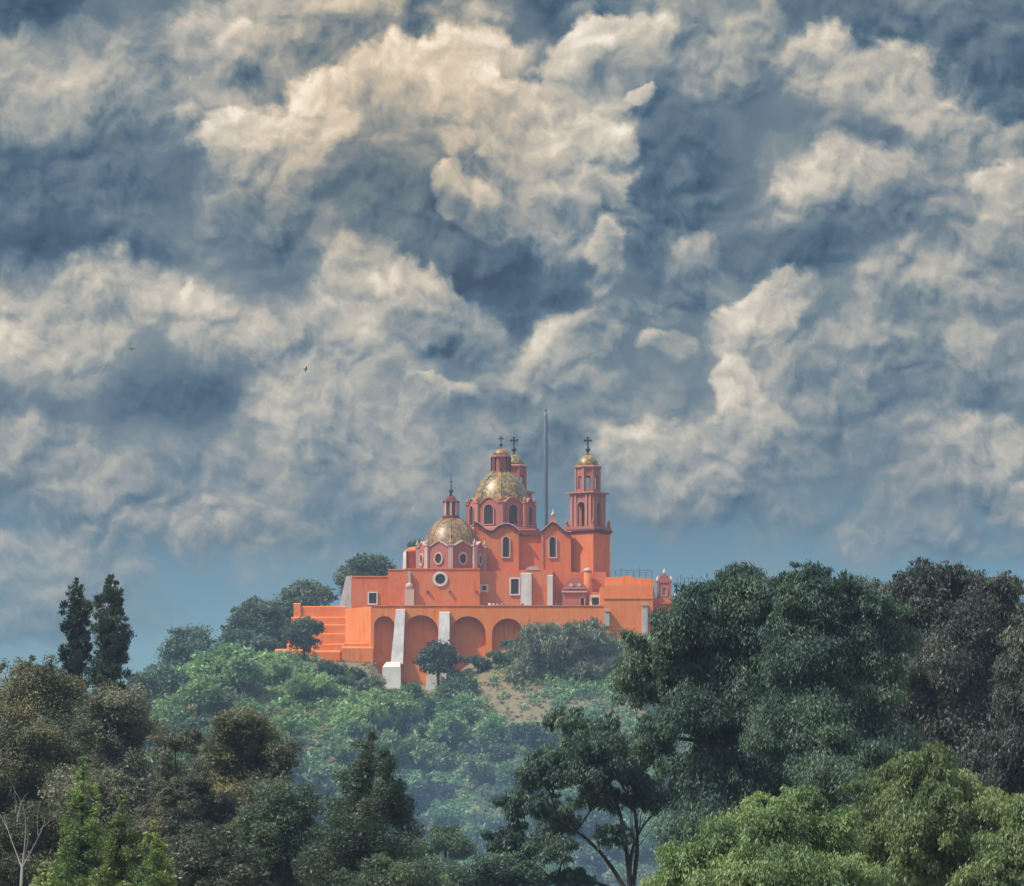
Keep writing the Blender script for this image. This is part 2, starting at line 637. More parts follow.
def leaf(name, dark, mid, light, trans=0.30, scale=0.35):
    """leaves: every leaf its own shade, with broader drifts of young and old growth"""
    m, g, out = material(name)
    ge = g.n('ShaderNodeNewGeometry')
    oi = g.n('ShaderNodeObjectInfo')
    drift = g.noise(g.v('ADD', ge.outputs['Position'], g.v('SCALE', oi.outputs['Location'], 0.37)), scale, 3, 0.55)
    f = g.m('MULTIPLY_ADD', ge.outputs['Random Per Island'], 0.24, g.smooth(drift, 0.3, 0.7, 0.0, 0.74))
    col = g.ramp(f, [(0.05, dark + (1,)), (0.5, mid + (1,)), (0.95, light + (1,))])
    hs = g.n('ShaderNodeHueSaturation')
    g.put(hs.inputs['Color'], col)
    g.put(hs.inputs['Hue'], g.m('MULTIPLY_ADD', oi.outputs['Random'], 0.016, 0.492))
    g.put(hs.inputs['Value'], g.m('MULTIPLY_ADD', oi.outputs['Random'], 0.4, 0.8))
    df = g.n('ShaderNodeBsdfDiffuse')
    g.put(df.inputs[0], hs.outputs[0])
    tr = g.n('ShaderNodeBsdfTranslucent')
    g.put(tr.inputs[0], g.mixc(1.0, hs.outputs[0], (1.0, 1.05, 0.6, 1), 'MULTIPLY'))
    mx = g.n('ShaderNodeMixShader')
    mx.inputs[0].default_value = trans
    g.t.links.new(df.outputs[0], mx.inputs[1])
    g.t.links.new(tr.outputs[0], mx.inputs[2])
    gl = g.n('ShaderNodeBsdfGlossy')
    gl.inputs['Roughness'].default_value = 0.45
    gl.inputs[0].default_value = (.9, .95, 1, 1)
    mx2 = g.n('ShaderNodeMixShader')
    mx2.inputs[0].default_value = 0.025
    g.t.links.new(mx.outputs[0], mx2.inputs[1])
    g.t.links.new(gl.outputs[0], mx2.inputs[2])
    g.t.links.new(mx2.outputs[0], out.inputs[0])
    return m


M = {}
M['orange'] = plaster('orange_stucco', (.69, .172, .032), (.66, .23, .08), stain=0.95)
M['salmon'] = plaster('salmon_stucco', (.57, .130, .038), (.54, .18, .08), stain=0.95)
M['rose'] = plaster('rose_stucco', (.38, .105, .075), (.35, .14, .11), stain=0.8)
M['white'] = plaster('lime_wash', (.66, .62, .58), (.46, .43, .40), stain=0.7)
M['grey_wash'] = plaster('grey_lime_wash', (.52, .50, .48), (.38, .36, .35), stain=0.9)
M['trim'] = plaster('pale_trim', (.52, .35, .30), (.40, .27, .235), stain=0.6)
M['rosetrim'] = plaster('rose_trim', (.43, .18, .14), (.36, .16, .13), stain=0.6)
M['maroon'] = plaster('dark_cornice', (.15, .042, .036), (.10, .04, .036), stain=0.6)
M['glass'] = plain('window_glass', (.040, .028, .026), 0.35, 0, 0.25)
M['iron'] = plain('dark_iron', (.035, .03, .03), 0.5, 0.6)
M['mast'] = plain('painted_mast', (.10, .13, .17), 0.5, 0.2)
M['dome'] = tiles('dome_tiles', (.31, .155, .018), (.065, .065, .022), (.42, .24, .04), .42)
M['gold'] = tiles('chapel_dome_tiles', (.26, .135, .030), (.105, .062, .024), (.34, .19, .045), .44)
M['bark'] = plain('bark', (.05, .043, .04), 0.95, 0, 0.1)
M['pale_bark'] = plain('bleached_bark', (.21, .205, .205), 0.9, 0, 0.1)


# ------------------------------------------------------------------ church on the hill
def PX(px, Y):
    return (px - 512.0) * Y / F


def PZ(py, Y):
    return (HORIZON - py) * Y / F


TERR = 45.0           # terrace floor
church = thing('church', (0, 805, TERR), 'salmon church with tiled domes and two bell towers on the hilltop', 'church')


def wall_poly(mb, pts, Yf, Yb, foot=TERR - 0.3):
    """a wall whose top edge follows photo points (px, py) at depth Yf, run back to Yb"""
    poly = [(PX(pts[0][0], Yf), foot), (PX(pts[-1][0], Yf), foot)] + [(PX(x, Yf), PZ(y, Yf)) for x, y in reversed(pts)]
    mb.slab((0, Yf), 0, poly, -(Yb - Yf), 0)


def cornice(mb, pts, Yf, th=0.45, out=0.35, back=0.9, dz=0.0):
    top = [(PX(x, Yf), PZ(y, Yf) + th + dz) for x, y in pts]
    bot = [(PX(x, Yf), PZ(y, Yf) + dz) for x, y in pts]
    for i in range(len(pts) - 1):
        mb.slab((0, Yf), 0, [bot[i], bot[i + 1], top[i + 1], top[i]], -back, out)


def window(name, o, yaw, inner, w, parent, proud=0.22, mats=None, bars=True):
    """frame proud of the wall, dark pane, a glazing bar"""
    mb = MB()
    mb.ring(o, yaw, grow(inner, w), inner, 0.0, proud)
    mb.cur = 1
    mb.slab(o, yaw, inner, 0.0, 0.02)
    if bars:
        mb.cur = 2
        us = [p[0] for p in inner]
        zs = [p[1] for p in inner]
        c = (min(us) + max(us)) / 2
        mb.slab(o, yaw, rect(c - .05, c + .05, min(zs) + .05, max(zs) - .08), 0.021, 0.07)
    return mb.build(name, mats or [M['trim'], M['glass'], M['iron']], parent)


def smooth_curve(pts, n=5):
    """Catmull-Rom through photo points"""
    out = []
    for i in range(len(pts) - 1):
        p0, p1, p2, p3 = pts[max(i - 1, 0)], pts[i], pts[i + 1], pts[min(i + 2, len(pts) - 1)]
        for k in range(n):
            t = k / n
            out.append(tuple(0.5 * (2 * b + (c - a) * t + (2 * a - 5 * b + 4 * c - d) * t * t + (3 * b - a - 3 * c + d) * t ** 3)
                             for a, b, c, d in zip(p0, p1, p2, p3)))
    out.append(pts[-1])
    return out


# nave and transept walls with their waving gables
gable_a = smooth_curve([(474, 524), (480, 527), (487, 532.5), (493, 533), (498, 529), (506, 526.5), (514, 529), (519, 533.5)])
gable_c = smooth_curve([(541, 534), (546, 530), (550, 526), (553, 525), (557, 526.5), (562, 531), (567, 534.5), (571, 535)])
mb = MB()
wall_poly(mb, gable_a, 799.0, 822)
wall_poly(mb, [(518.8, 533.5), (541.2, 533.5)], 800.2, 821.5)
wall_poly(mb, gable_c, 799.0, 820)
nave = mb.build('nave_wall', M['salmon'], church)
mb = MB()
cornice(mb, gable_a, 799.0, .42, .35)
cornice(mb, [(519.4, 535.5), (540.6, 535.5)], 800.2, .85, .45)
cornice(mb, gable_c, 799.0, .42, .35)
mb.build('cornice', M['maroon'], nave)
mb = MB()
cornice(mb, gable_a, 799.0, .16, .5, 1.0, .424)
mb.build('coping', M['trim'], nave)
mb = MB()
cornice(mb, gable_c, 799.0, .16, .5, 1.0, .424)
mb.build('coping', M['trim'], nave)
mb = MB()
mb.slab((0, 799.0), 0, rect(PX(541.3, 799), PX(543.4, 799), PZ(572, 799), PZ(536, 799)), 0, .18)
mb.build('pilaster', M['rosetrim'], nave)
for x in (506, 552.6):
    c = PX(x, 799)
    window('window', (0, 799.0), 0, arch(c - .50, c + .50, PZ(557, 799), PZ(537, 799)), .22, nave)
# urn on the transept gable
mb = MB()
cx, cyy, zb = PX(553, 799.6), 799.6, PZ(524.5, 799.6) + .3
mb.obox(cx, cyy, .5, .45, zb - .4, zb + .55)
mb.obox(cx, cyy, .34, .34, zb + .55, zb + .85)
mb.cur = 1
mb.smooth = True
mb.lathe(cx, cyy, [(.16, zb + .85), (.2, zb + 1.0), (.36, zb + 1.2), (.34, zb + 1.4), (.15, zb + 1.6), (.10, zb + 1.9), (.02, zb + 2.2)], 12)
mb.build('urn', [M['salmon'], M['trim']], nave)

# crossing block under the great dome
mb = MB()
mb.obox(PX(501, 808.5), 808.5, 5.7, 5.7, TERR, PZ(529, 803), 0)
mb.build('crossing', M['salmon'], church)


def drum(name, cpx, cY, half_px, y_top, y_bot, win, gable, parent, mat, trim):
    """octagonal drum: faces with gabled tops, corner pilasters, a window in each face"""
    R0 = half_px * cY / F
    cx = PX(cpx, cY)
    Yf = cY - R0
    z0, z1 = PZ(y_bot, Yf), PZ(y_top, Yf)
    mb = MB()
    hw = R0 * math.tan(math.pi / 8)
    yaws = [math.pi / 8 + k * math.pi / 4 for k in range(8)]
    mb.lathe(cx, cY, [((R0 - .5) / math.cos(math.pi / 8), z0 - .3), ((R0 - .5) / math.cos(math.pi / 8), z1)], 8, 0)
    n = 10
    gh = .95 * cY / 800 if gable == 'arc' else .85

    def top(u):
        t = abs(u) / (hw * .72)
        if t >= 1:
            return z1
        return z1 + (gh * math.cos(t * math.pi / 2) if gable == 'arc' else gh * (1 - t))
    us = [-hw + 2 * hw * k / (2 * n) for k in range(2 * n + 1)]
    for yw in yaws:
        o = (cx + R0 * math.sin(yw), cY - R0 * math.cos(yw))
        mb.slab(o, yw, [(-hw, z0), (hw, z0)] + [(u, top(u)) for u in reversed(us)], -.5, 0)
    d = mb.build(name, mat, parent)
    mb = MB()
    for yw in yaws:
        o = (cx + R0 * math.sin(yw), cY - R0 * math.cos(yw))
        for i in range(2 * n):
            a, b = us[i], us[i + 1]
            mb.slab(o, yw, [(a, top(a) + .004), (b, top(b) + .004), (b, top(b) + .2), (a, top(a) + .2)], -.7, .2)
    mb.build('coping', trim, d)
    mb = MB()
    mb.lathe(cx, cY, [((R0 + .28) / math.cos(math.pi / 8), z0 - .55), ((R0 + .28) / math.cos(math.pi / 8), z0 - .2), ((R0 + .1) / math.cos(math.pi / 8), z0)], 8, 0)
    mb.build('base_moulding', trim, d)
    rc = R0 / math.cos(math.pi / 8)
    for k in range(8):
        a = k * math.pi / 4
        x, y = cx + rc * math.sin(a), cY - rc * math.cos(a)
        mb = MB()
        mb.obox(x, y, .36, .26, z0 + .003, z1 + .15, a)
        mb.obox(x, y, .48, .38, z1 + .15, z1 + .38, a)
        mb.smooth = True
        mb.lathe(x, y, [(.16, z1 + .38), (.34, z1 + .7), (.12, z1 + 1.0), (.02, z1 + 1.35)], 8)
        mb.build('pilaster', trim, d)
    zc = (z0 + z1) / 2
    for yw in yaws:
        o = (cx + R0 * math.sin(yw), cY - R0 * math.cos(yw))
        if win == 'arch':
            window('window', o, yw, arch(-.78, .78, z0 + .35, z1 - .15), .2, d, mats=[trim, M['glass'], M['iron']])
        else:
            window('window', o, yw, oval(0, zc - .05, .55, .78), .26, d, bars=False)
    return d, cx, z0, z1, R0


def dome(cx, cY, z0, r, h, mat, parent, ribs=8, lantern=None):
    prof = [(r * math.cos(t), z0 + h * math.sin(t)) for t in [k * math.pi / 2 / 14 for k in range(14)]]
    mb = MB()
    mb.smooth = True
    mb.lathe(cx, cY, prof, 40)
    d = mb.build('dome', mat, parent)
    for k in range(ribs):
        a = (k + .0) * 2 * math.pi / ribs
        pts = [(cx + (rr + .02) * math.sin(a), cY - (rr + .02) * math.cos(a), zz) for rr, zz in prof]
        mb = MB()
        mb.smooth = True
        mb.tube(pts, [.10] * len(pts), 6)
        mb.build('rib', mat, d)
    return d


def cross(mb, x, y, z, s=1.0, yaw=0.0):
    """ball, stem and cross with knobbed arms"""
    mb.smooth = True
    mb.lathe(x, y, [(.26 * s, z), (.10 * s, z + .35 * s), (.12 * s, z + .5 * s), (.42 * s, z + .85 * s), (.44 * s, z + 1.0 * s), (.16 * s, z + 1.35 * s), (.10 * s, z + 1.5 * s)], 10)
    mb.smooth = False
    mb.obox(x, y, .12 * s, .10 * s, z + 1.5 * s, z + 2.85 * s, yaw)
    for a in (-1, 1):
        mb.obox(x + a * .29 * s * math.cos(yaw), y + a * .29 * s * math.sin(yaw), .19 * s, .09 * s, z + 2.28 * s, z + 2.54 * s, yaw)
        mb.obox(x + a * .52 * s * math.cos(yaw), y + a * .52 * s * math.sin(yaw), .08 * s, .12 * s, z + 2.2 * s, z + 2.62 * s, yaw)
    mb.obox(x, y, .2 * s, .12 * s, z + 2.85 * s, z + 3.0 * s, yaw)


# great dome over the crossing
cY = 808.5
dr, cx, z0, z1, R0 = drum('dome_drum', 501, cY, 31.0, 503.5, 526, 'arch', 'arc', church, M['rose'], M['rosetrim'])
zt = PZ(470.5, cY)
gd = dome(cx, cY, z1 - .6, 28.5 * cY / F, zt - z1 + .6, M['dome'], church)
mb = MB()
mb.lathe(cx, cY, [(1.65, zt - .75), (1.65, zt - .2), (1.45, zt - .1), (1.45, zt + 2.0), (1.75, zt + 2.1), (1.75, zt + 2.35), (1.3, zt + 2.5)], 8, math.pi / 8)
ln = mb.build('lantern', M['rose'], gd)
mb = MB()
for k in range(8):
    a = k * math.pi / 4
    mb.obox(cx + 1.5 * math.sin(a), cY - 1.5 * math.cos(a), .2, .16, zt - .1, zt + 2.08, a)
    yw = a + math.pi / 8
    ap = 1.45 * math.cos(math.pi / 8)
    mb.cur = 1
    mb.slab((cx + ap * math.sin(a), cY - ap * math.cos(a)), a, rect(-.01, .01, zt, zt + .1), -.01, .01)
    mb.cur = 0
mb.build('lantern_column', [M['maroon'], M['glass']], gd)
mb = MB()
mb.smooth = True
mb.lathe(cx, cY, [(1.35 * math.cos(t), zt + 2.45 + 1.15 * math.sin(t)) for t in [k * math.pi / 2 / 7 for k in range(7)]], 20)
mb.build('lantern_cap', M['gold'], gd)
mb = MB()
cross(mb, cx, cY, zt + 3.5, .68)
mb.build('cross', M['iron'], gd)

# chapel behind the apse with its own dome
mb = MB()
wall_poly(mb, [(404.5, 569.5), (480, 569.5)], 792.0, 806)
chapel = mb.build('chapel_wall', M['salmon'], church)
mb = MB()
cornice(mb, [(404.2, 569.5), (480.2, 569.5)], 792.0, .18, .12, .5)
mb.build('coping', M['salmon'], chapel)
c = PX(440.2, 792)
window('window', (0, 792.0), 0, oval(c, PZ(579, 792), .82, .82), .38, chapel, mats=[M['white'], M['glass'], M['iron']], bars=False)
mb = MB()
for px_ in (428, 451.5, 479):
    pass
for k, px_ in enumerate((428, 450, 476.5)):
    mb = MB()
    mb.slab((0, 792.0), 0, rect(PX(px_, 792) - .18, PX(px_, 792) + .18, PZ(592.5, 792), PZ(591, 792)), -.1, .45)
    mb.build('water_spout', M['maroon'], chapel)
cY2 = 798.5
dr2, cx2, z20, z21, R2 = drum('chapel_drum', 451, cY2, 31.0, 546.5, 569.6, 'oval', 'gable', church, M['rose'], M['trim'])
zt2 = PZ(517, cY2)
gd2 = dome(cx2, cY2, z21 - .5, 27.0 * cY2 / F, zt2 - z21 + .5, M['gold'], church)
mb = MB()
mb.lathe(cx2, cY2, [(1.45, zt2 - .5), (1.45, zt2 + .15), (1.1, zt2 + .2), (1.02, zt2 + 2.2), (1.45, zt2 + 2.3), (1.45, zt2 + 2.5), (1.0, zt2 + 2.65), (.75, zt2 + 3.1), (.3, zt2 + 3.4)], 8, math.pi / 8)
mb.build('lantern', M['maroon'], gd2)
mb = MB()
for k in range(8):
    a = k * math.pi / 4
    mb.obox(cx2 + 1.15 * math.sin(a), cY2 - 1.15 * math.cos(a), .16, .14, zt2 + .15, zt2 + 2.28, a)
mb.build('lantern_column', M['trim'], gd2)
mb = MB()
mb.smooth = True
mb.lathe(cx2, cY2, [(.3, zt2 + 3.4), (.14, zt2 + 3.7), (.34, zt2 + 4.05), (.34, zt2 + 4.25), (.12, zt2 + 4.5), (.09, zt2 + 5.0), (.05, zt2 + 7.0)], 10)
mb.smooth = False
mb.obox(cx2, cY2, .28, .05, zt2 + 5.55, zt2 + 5.68)
mb.build('finial', M['iron'], gd2)
# round stair turret left of the chapel dome
mb = MB()
mb.smooth = True
tx = PX(415.5, 801)
mb.lathe(tx, 801, [(1.6, TERR), (1.6, PZ(553, 801)), (1.75, PZ(552.5, 801)), (1.75, PZ(550.5, 801)), (.9, PZ(547.5, 801)), (.05, PZ(546.5, 801))], 20)
mb.build('stair_turret', M['salmon'], church)
mb = MB()
mb.hexa([(tx - 2.2, 799.4, TERR), (tx - 1.45, 799.2, TERR), (tx - 1.45, 800.4, TERR), (tx - 2.2, 800.4, TERR)],
        [(tx - 1.95, 799.6, PZ(553, 800)), (tx - 1.45, 799.4, PZ(550, 800)), (tx - 1.45, 800.4, PZ(550, 800)), (tx - 1.95, 800.4, PZ(553, 800))])
mb.build('turret_buttress', M['white'], church)

# low vestry wing at the left
mb = MB()
wall_poly(mb, [(352, 577), (388.2, 577)], 795.0, 812)
wall_poly(mb, [(388, 570), (404.8, 570)], 794.0, 811)
vestry = mb.build('vestry_wall', M['salmon'], church)
mb = MB()
cornice(mb, [(351.7, 577), (388, 577)], 795.0, .16, .12, .5)
cornice(mb, [(387.7, 570), (404, 570)], 794.0, .16, .12, .5)
mb.build('coping', M['orange'], vestry)
c = PX(372.7, 795)
window('window', (0, 795.0), 0, rect(c - .6, c + .6, PZ(603.5, 795), PZ(593, 795)), .2, vestry, mats=[M['white'], M['glass'], M['iron']])
mb = MB()
x0, x1 = PX(337, 797), PX(351.9, 797)
mb.hexa([(x0, 795.6, TERR), (x1, 795.6, TERR), (x1, 797.2, TERR), (x0, 797.2, TERR)],
        [(x1 - .9, 795.6, PZ(577, 797)), (x1, 795.6, PZ(576, 797)), (x1, 797.2, PZ(576, 797)), (x1 - .9, 797.2, PZ(577, 797))])
mb.build('raking_buttress', M['grey_wash'], vestry)
mb = MB()
x0 = PX(409.3, 791)
mb.box(x0 - .75, x0 + .75, 790.8, 791.9, TERR, PZ(589, 791))
mb.smooth = True
mb.lathe(x0, 791.35, [(.6, PZ(589, 791)), (.6, PZ(585, 791)), (.45, PZ(583.5, 791)), (.1, PZ(582.5, 791))], 14)
mb.smooth = False
mb.box(x0 - .2, x0 + .2, 791.3, 791.9, PZ(583, 791), PZ(571, 791))
mb.build('niche', M['trim'], church)

# sacristy range in front of the nave
mb = MB()
wall_poly(mb, [(480.2, 572), (500, 570.5), (520, 569.8), (541, 569.8), (553, 570)], 796.0, 799.6)
wall_poly(mb, [(553.1, 571), (561, 571), (567, 572), (606, 572)], 797.6, 799.8)
sac = mb.build('sacristy_wall', M['salmon'], church)
c = PX(479.6 + 4.6, 796)
window('window', (0, 796.0), 0, rect(c - .36, c + .36, PZ(590.3, 796), PZ(586.0, 796)), .3, sac, mats=[M['white'], M['glass'], M['iron']], bars=False)
c = PX(514.8, 796)
window('window', (0, 796.0), 0, rect(c - .62, c + .62, PZ(594, 796), PZ(579, 796)), .22, sac, mats=[M['white'], M['glass'], M['iron']])
for a, b, yt, dep in ((520.6, 531.5, 573, 1.4), (547.4, 552.6, 575, .9)):
    mb = MB()
    x0, x1 = PX(a, 796), PX(b, 796)
    mb.hexa([(x0, 796 - dep, TERR), (x1, 796 - dep, TERR), (x1, 796, TERR), (x0, 796, TERR)],
            [(x0, 796 - dep * .6, PZ(yt + 1, 796)), (x1, 796 - dep * .6, PZ(yt + 1, 796)), (x1, 796, PZ(yt, 796)), (x0, 796, PZ(yt, 796))])
    mb.build('white_buttress', M['grey_wash'], sac)
mb = MB()
c = PX(533, 796)
poly = [(c - 1.1, PZ(570, 796))] + [(c + 1.1 * math.cos(t), PZ(570, 796) + .6 * math.sin(t)) for t in [math.pi * k / 8 for k in range(9)]]
mb.slab((0, 796.2), 0, [(c + 1.1, PZ(570, 796)), *poly[1:]], -.5, .3)
mb.build('shell_coping', M['trim'], sac)

# bell towers
YAW = -R(32)          # the towers stand turned to the hill's edge
TY, TX = 802.0, None
TX = PX(587.8, TY)
ZB = lambda y: PZ(y, TY)


def bell_tower(label):
    mb = MB()
    h = 2.55
    mb.obox(TX, TY, h, h, TERR - .2, ZB(534), YAW)
    tw = mb.build('bell_tower', M['salmon'], church, label)

    def sq(mb, hh, ya, yb):
        mb.obox(TX, TY, hh, hh, ZB(ya), ZB(yb), YAW)
    mb = MB()
    sq(mb, 2.75, 533.9, 532.2)
    sq(mb, 2.95, 532.2, 530.4)
    mb.build('cornice', M['maroon'], tw)
    mb = MB()
    sq(mb, 2.75, 530.3, 527.4)
    for a, b in ((-1, -1), (1, -1), (1, 1), (-1, 1)):
        x = TX + 2.45 * (a * math.cos(YAW) - b * math.sin(YAW))
        y = TY + 2.45 * (a * math.sin(YAW) + b * math.cos(YAW))
        mb.obox(x, y, .24, .24, ZB(527.3), ZB(524.8), YAW)
        mb.smooth = True
        mb.lathe(x, y, [(.14, ZB(524.8)), (.3, ZB(522.9)), (.1, ZB(521)), (.02, ZB(519.6))], 8)
        mb.smooth = False
    mb.build('balustrade', M['rose'], tw)
    # belfry stage: four arched openings
    hb = 2.02
    za, zb2 = ZB(527.3), ZB(495)
    mb = MB()
    for k in range(4):
        yw = YAW + k * math.pi / 2
        o = (TX + hb * math.sin(yw), TY - hb * math.cos(yw))
        ar = arch(-.68, .68, za, ZB(502.5), 8)
        w = hb if k % 2 == 0 else hb - .45
        poly = [(-w, za), (-.68, za)] + list(reversed(ar[2:])) + [(.68, za), (w, za), (w, zb2), (-w, zb2)]
        mb.slab(o, yw, poly, -.45, 0)
    mb.obox(TX, TY, hb - .46, hb - .46, zb2 - .4, zb2 - .02, YAW)
    mb.build('belfry', M['rose'], tw)
    mb = MB()
    for k in range(4):
        yw = YAW + k * math.pi / 2
        o = (TX + hb * math.sin(yw), TY - hb * math.cos(yw))
        for u in (-1.72, -1.02, 1.02, 1.72):
            mb.slab(o, yw, rect(u - .17, u + .17, za, zb2 - .02), 0, .2)
        mb.ring(o, yw, [(p[0] * 1.22, p[1] if i < 2 else p[1] + .18) for i, p in enumerate(arch(-.68, .68, za + .02, ZB(502.5), 8))], arch(-.68, .68, za + .02, ZB(502.5), 8), 0, .12)
    mb.build('pilaster', M['rosetrim'], tw)
    mb = MB()
    mb.smooth = True
    mb.lathe(TX, TY, [(.62, ZB(515)), (.5, ZB(513)), (.36, ZB(509)), (.2, ZB(507)), (.06, ZB(504))], 14)
    mb.build('bell', M['iron'], tw)
    mb = MB()
    sq(mb, 2.2, 495.1, 494)
    sq(mb, 2.55, 494, 492.6)
    mb.build('belfry_cornice', M['rosetrim'], tw)
    # upper stage: open octagon
    ap = 1.86
    hw = ap * math.tan(math.pi / 8)
    z0_, zs, z1_ = ZB(492.4), ZB(489.5), ZB(468.6)
    mb = MB()
    for k in range(8):
        yw = YAW + math.pi / 8 + k * math.pi / 4 + R(10)
        o = (TX + ap * math.sin(yw), TY - ap * math.cos(yw))
        ar = arch(-.36, .36, zs, ZB(476.5), 6)
        mb.slab(o, yw, [(-hw, zs), (-.36, zs)] + list(reversed(ar[2:])) + [(.36, zs), (hw, zs), (hw, z1_), (-hw, z1_)], -.3, 0)
        mb.slab(o, yw, rect(-hw, hw, z0_, zs - .003), -.3, .04)
    mb.build('upper_stage', M['rose'], tw)
    mb = MB()
    for k in range(8):
        a = YAW + k * math.pi / 4 + R(10)
        rr = ap / math.cos(math.pi / 8)
        mb.obox(TX + rr * math.sin(a), TY - rr * math.cos(a), .17, .15, z0_, z1_ - .02, a)
    mb.build('corner_column', M['rosetrim'], tw)
    mb = MB()
    rot = YAW + R(10)
    mb.lathe(TX, TY, [(2.1, ZB(468.7)), (2.35, ZB(468)), (2.35, ZB(466.6)), (1.75, ZB(465.6))], 8, rot)
    mb.build('upper_cornice', M['rosetrim'], tw)
    mb = MB()
    mb.smooth = True
    zc = ZB(466)
    mb.lathe(TX, TY, [(1.72 * math.cos(t), zc + 1.75 * math.sin(t)) for t in [k * math.pi / 2 / 9 for k in range(9)]], 24)
    mb.build('cap_dome', M['dome'], tw)
    mb = MB()
    cross(mb, TX, TY, zc + 1.66, 1.0, R(8))
    mb.build('cross', M['iron'], tw)
    return tw


tw = bell_tower('bell tower nearest the viewer with open upper stage')
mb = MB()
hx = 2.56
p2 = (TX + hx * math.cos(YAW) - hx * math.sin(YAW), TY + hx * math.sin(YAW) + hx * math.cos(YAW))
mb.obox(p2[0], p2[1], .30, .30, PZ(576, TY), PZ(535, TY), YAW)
mb.build('bright_rim_strip', M['white'], tw)  # white strip painting the bright rim of light down the tower corner
mb = MB()
q = MB.face_pt((TX, TY), YAW, 2.7, 1.2, 0)
mb.tube([(q[0], q[1], PZ(531, TY)), (q[0] + .8, q[1] - .2, PZ(530.4, TY)), (q[0] + 1.25, q[1] - .3, PZ(532.2, TY))], [.14, .12, .1], 6)
mb.build('gargoyle', M['iron'], tw)
far_delta = (PX(514.0, 818.5) - TX, 16.5, PZ(436, 818.5) - ZB(436))
ft = copy_part(tw, church, far_delta)
ft['label'] = 'bell tower mostly hidden behind the great dome'
for ch in list(ft.children):
    if ch.name.startswith(('gargoyle', 'bright_rim_strip')):
        bpy.data.objects.remove(ch)
# side porch with shell pediment
mb = MB()
Yp = 795.2
poly = [(PX(x, Yp), PZ(y, Yp)) for x, y in smooth_curve([(562, 588), (566, 584), (570, 579), (575, 577.5), (580, 579), (584, 584), (587, 588)], 4)]
mb.slab((0, Yp), 0, [(PX(563, Yp), TERR), (PX(586, Yp), TERR)] + list(reversed(poly)), -2.2, 0)
porch = mb.build('porch', M['rose'], church)
mb = MB()
mb.slab((0, Yp), 0, rect(PX(561.5, Yp), PX(587.5, Yp), PZ(592.5, Yp), PZ(591, Yp)), .002, .35)
mb.slab((0, Yp), 0, rect(PX(564, Yp), PX(585, Yp), PZ(588.6, Yp), PZ(587.8, Yp)), .002, .28)
for x in (571, 579):
    mb.slab((0, Yp), 0, oval(PX(x, Yp), PZ(585, Yp), .38, .3, 10), .002, .2)
mb.build('moulding', M['trim'], porch)
c = PX(582.3, Yp)
window('door', (0, Yp), 0, arch(c - .3, c + .3, PZ(607, Yp), PZ(597.5, Yp)), .12, porch)
mb = MB()
mb.smooth = True
for x, y in ((587.5, 569), (615, 596.5)):
    mb = MB()
    mb.smooth = True
    X0, Z0 = PX(x, 796.5), PZ(y + 2.5, 796.5)
    mb.lathe(X0, 796.5, [(.72 * math.cos(t), Z0 + .62 * math.sin(t)) for t in [k * math.pi / 2 / 6 for k in range(6)]], 14)
    mb.cur = 1
    mb.lathe(X0, 796.5, [(.62, TERR), (.62, Z0 - .01)], 14)
    mb.build('cupola', [M['trim'], M['salmon']], church)
mb = MB()
wall_poly(mb, [(588, 592), (606, 592)], 795.6, 797.5)
mb.build('porch_wall', M['salmon'], church)
c = PX(595.5, 795.6)
window('window', (0, 795.6), 0, rect(c - .55, c + .55, PZ(605, 795.6), PZ(597.5, 795.6)), .4, church, mats=[M['white'], M['glass'], M['iron']])
# terrace room at the right
mb = MB()
wall_poly(mb, [(606, 577), (622, 577), (622.1, 575.5), (632, 575.5), (632.1, 577.5), (654, 579)], 790.0, 808)
trm = mb.build('terrace_room', M['orange'], church)
mb = MB()
wall_poly(mb, [(600, 587), (610, 585), (653, 584)], 786.0, 789.9)
mb.build('terrace_wall', M['orange'], church)

# ------------------------------------------------------------------ retaining wall round the terrace
YW = 780.0
rw = thing('retaining_wall', (0, YW, 32), 'orange retaining wall with tall blind arches and stepped left end below the church', 'wall')
mb = MB()
arches = [(374, 394.5, 616), (403.8, 438.4, 615), (450.4, 485.4, 616.2), (492, 523.6, 618.4)]
bot = PZ(705, YW)
poly = [(PX(371, YW), bot)]
for a, b, t in arches:
    ap_ = arch(PX(a, YW), PX(b, YW), bot, PZ(t, YW), 14)
    poly += [ap_[0]] + list(reversed(ap_[2:])) + [ap_[1]]
poly += [(PX(652.5, YW), bot), (PX(652.5, YW), PZ(599, YW)), (PX(604, YW), PZ(599, YW)), (PX(603, YW), PZ(606.2, YW)), (PX(371, YW), PZ(606.2, YW))]
mb.slab((0, YW), 0, poly, -1.6, 0)
mb.build('arcade', M['orange'], rw)
mb = MB()
mb.box(PX(371.4, YW), PX(530, YW), YW + 1.61, YW + 2.2, bot, PZ(608, YW))
mb.build('arch_back', M['orange'], rw)
mb = MB()
cornice(mb, [(371, 606.2), (603, 606.2)], YW, .14, .12, .6)
cornice(mb, [(603.6, 599), (652.6, 599)], YW, .14, .12, .6)
mb.build('coping', M['orange'], rw)
# terrace floor behind the parapet
mb = MB()
mb.box(PX(372, 783), PX(652, 800), YW + 2.22, 835, TERR - 3, TERR - .02)
mb.box(PX(300, 800), PX(372, 783) - .01, 793, 835, TERR - 3, TERR - .02)
mb.build('terrace', M['trim'], rw)
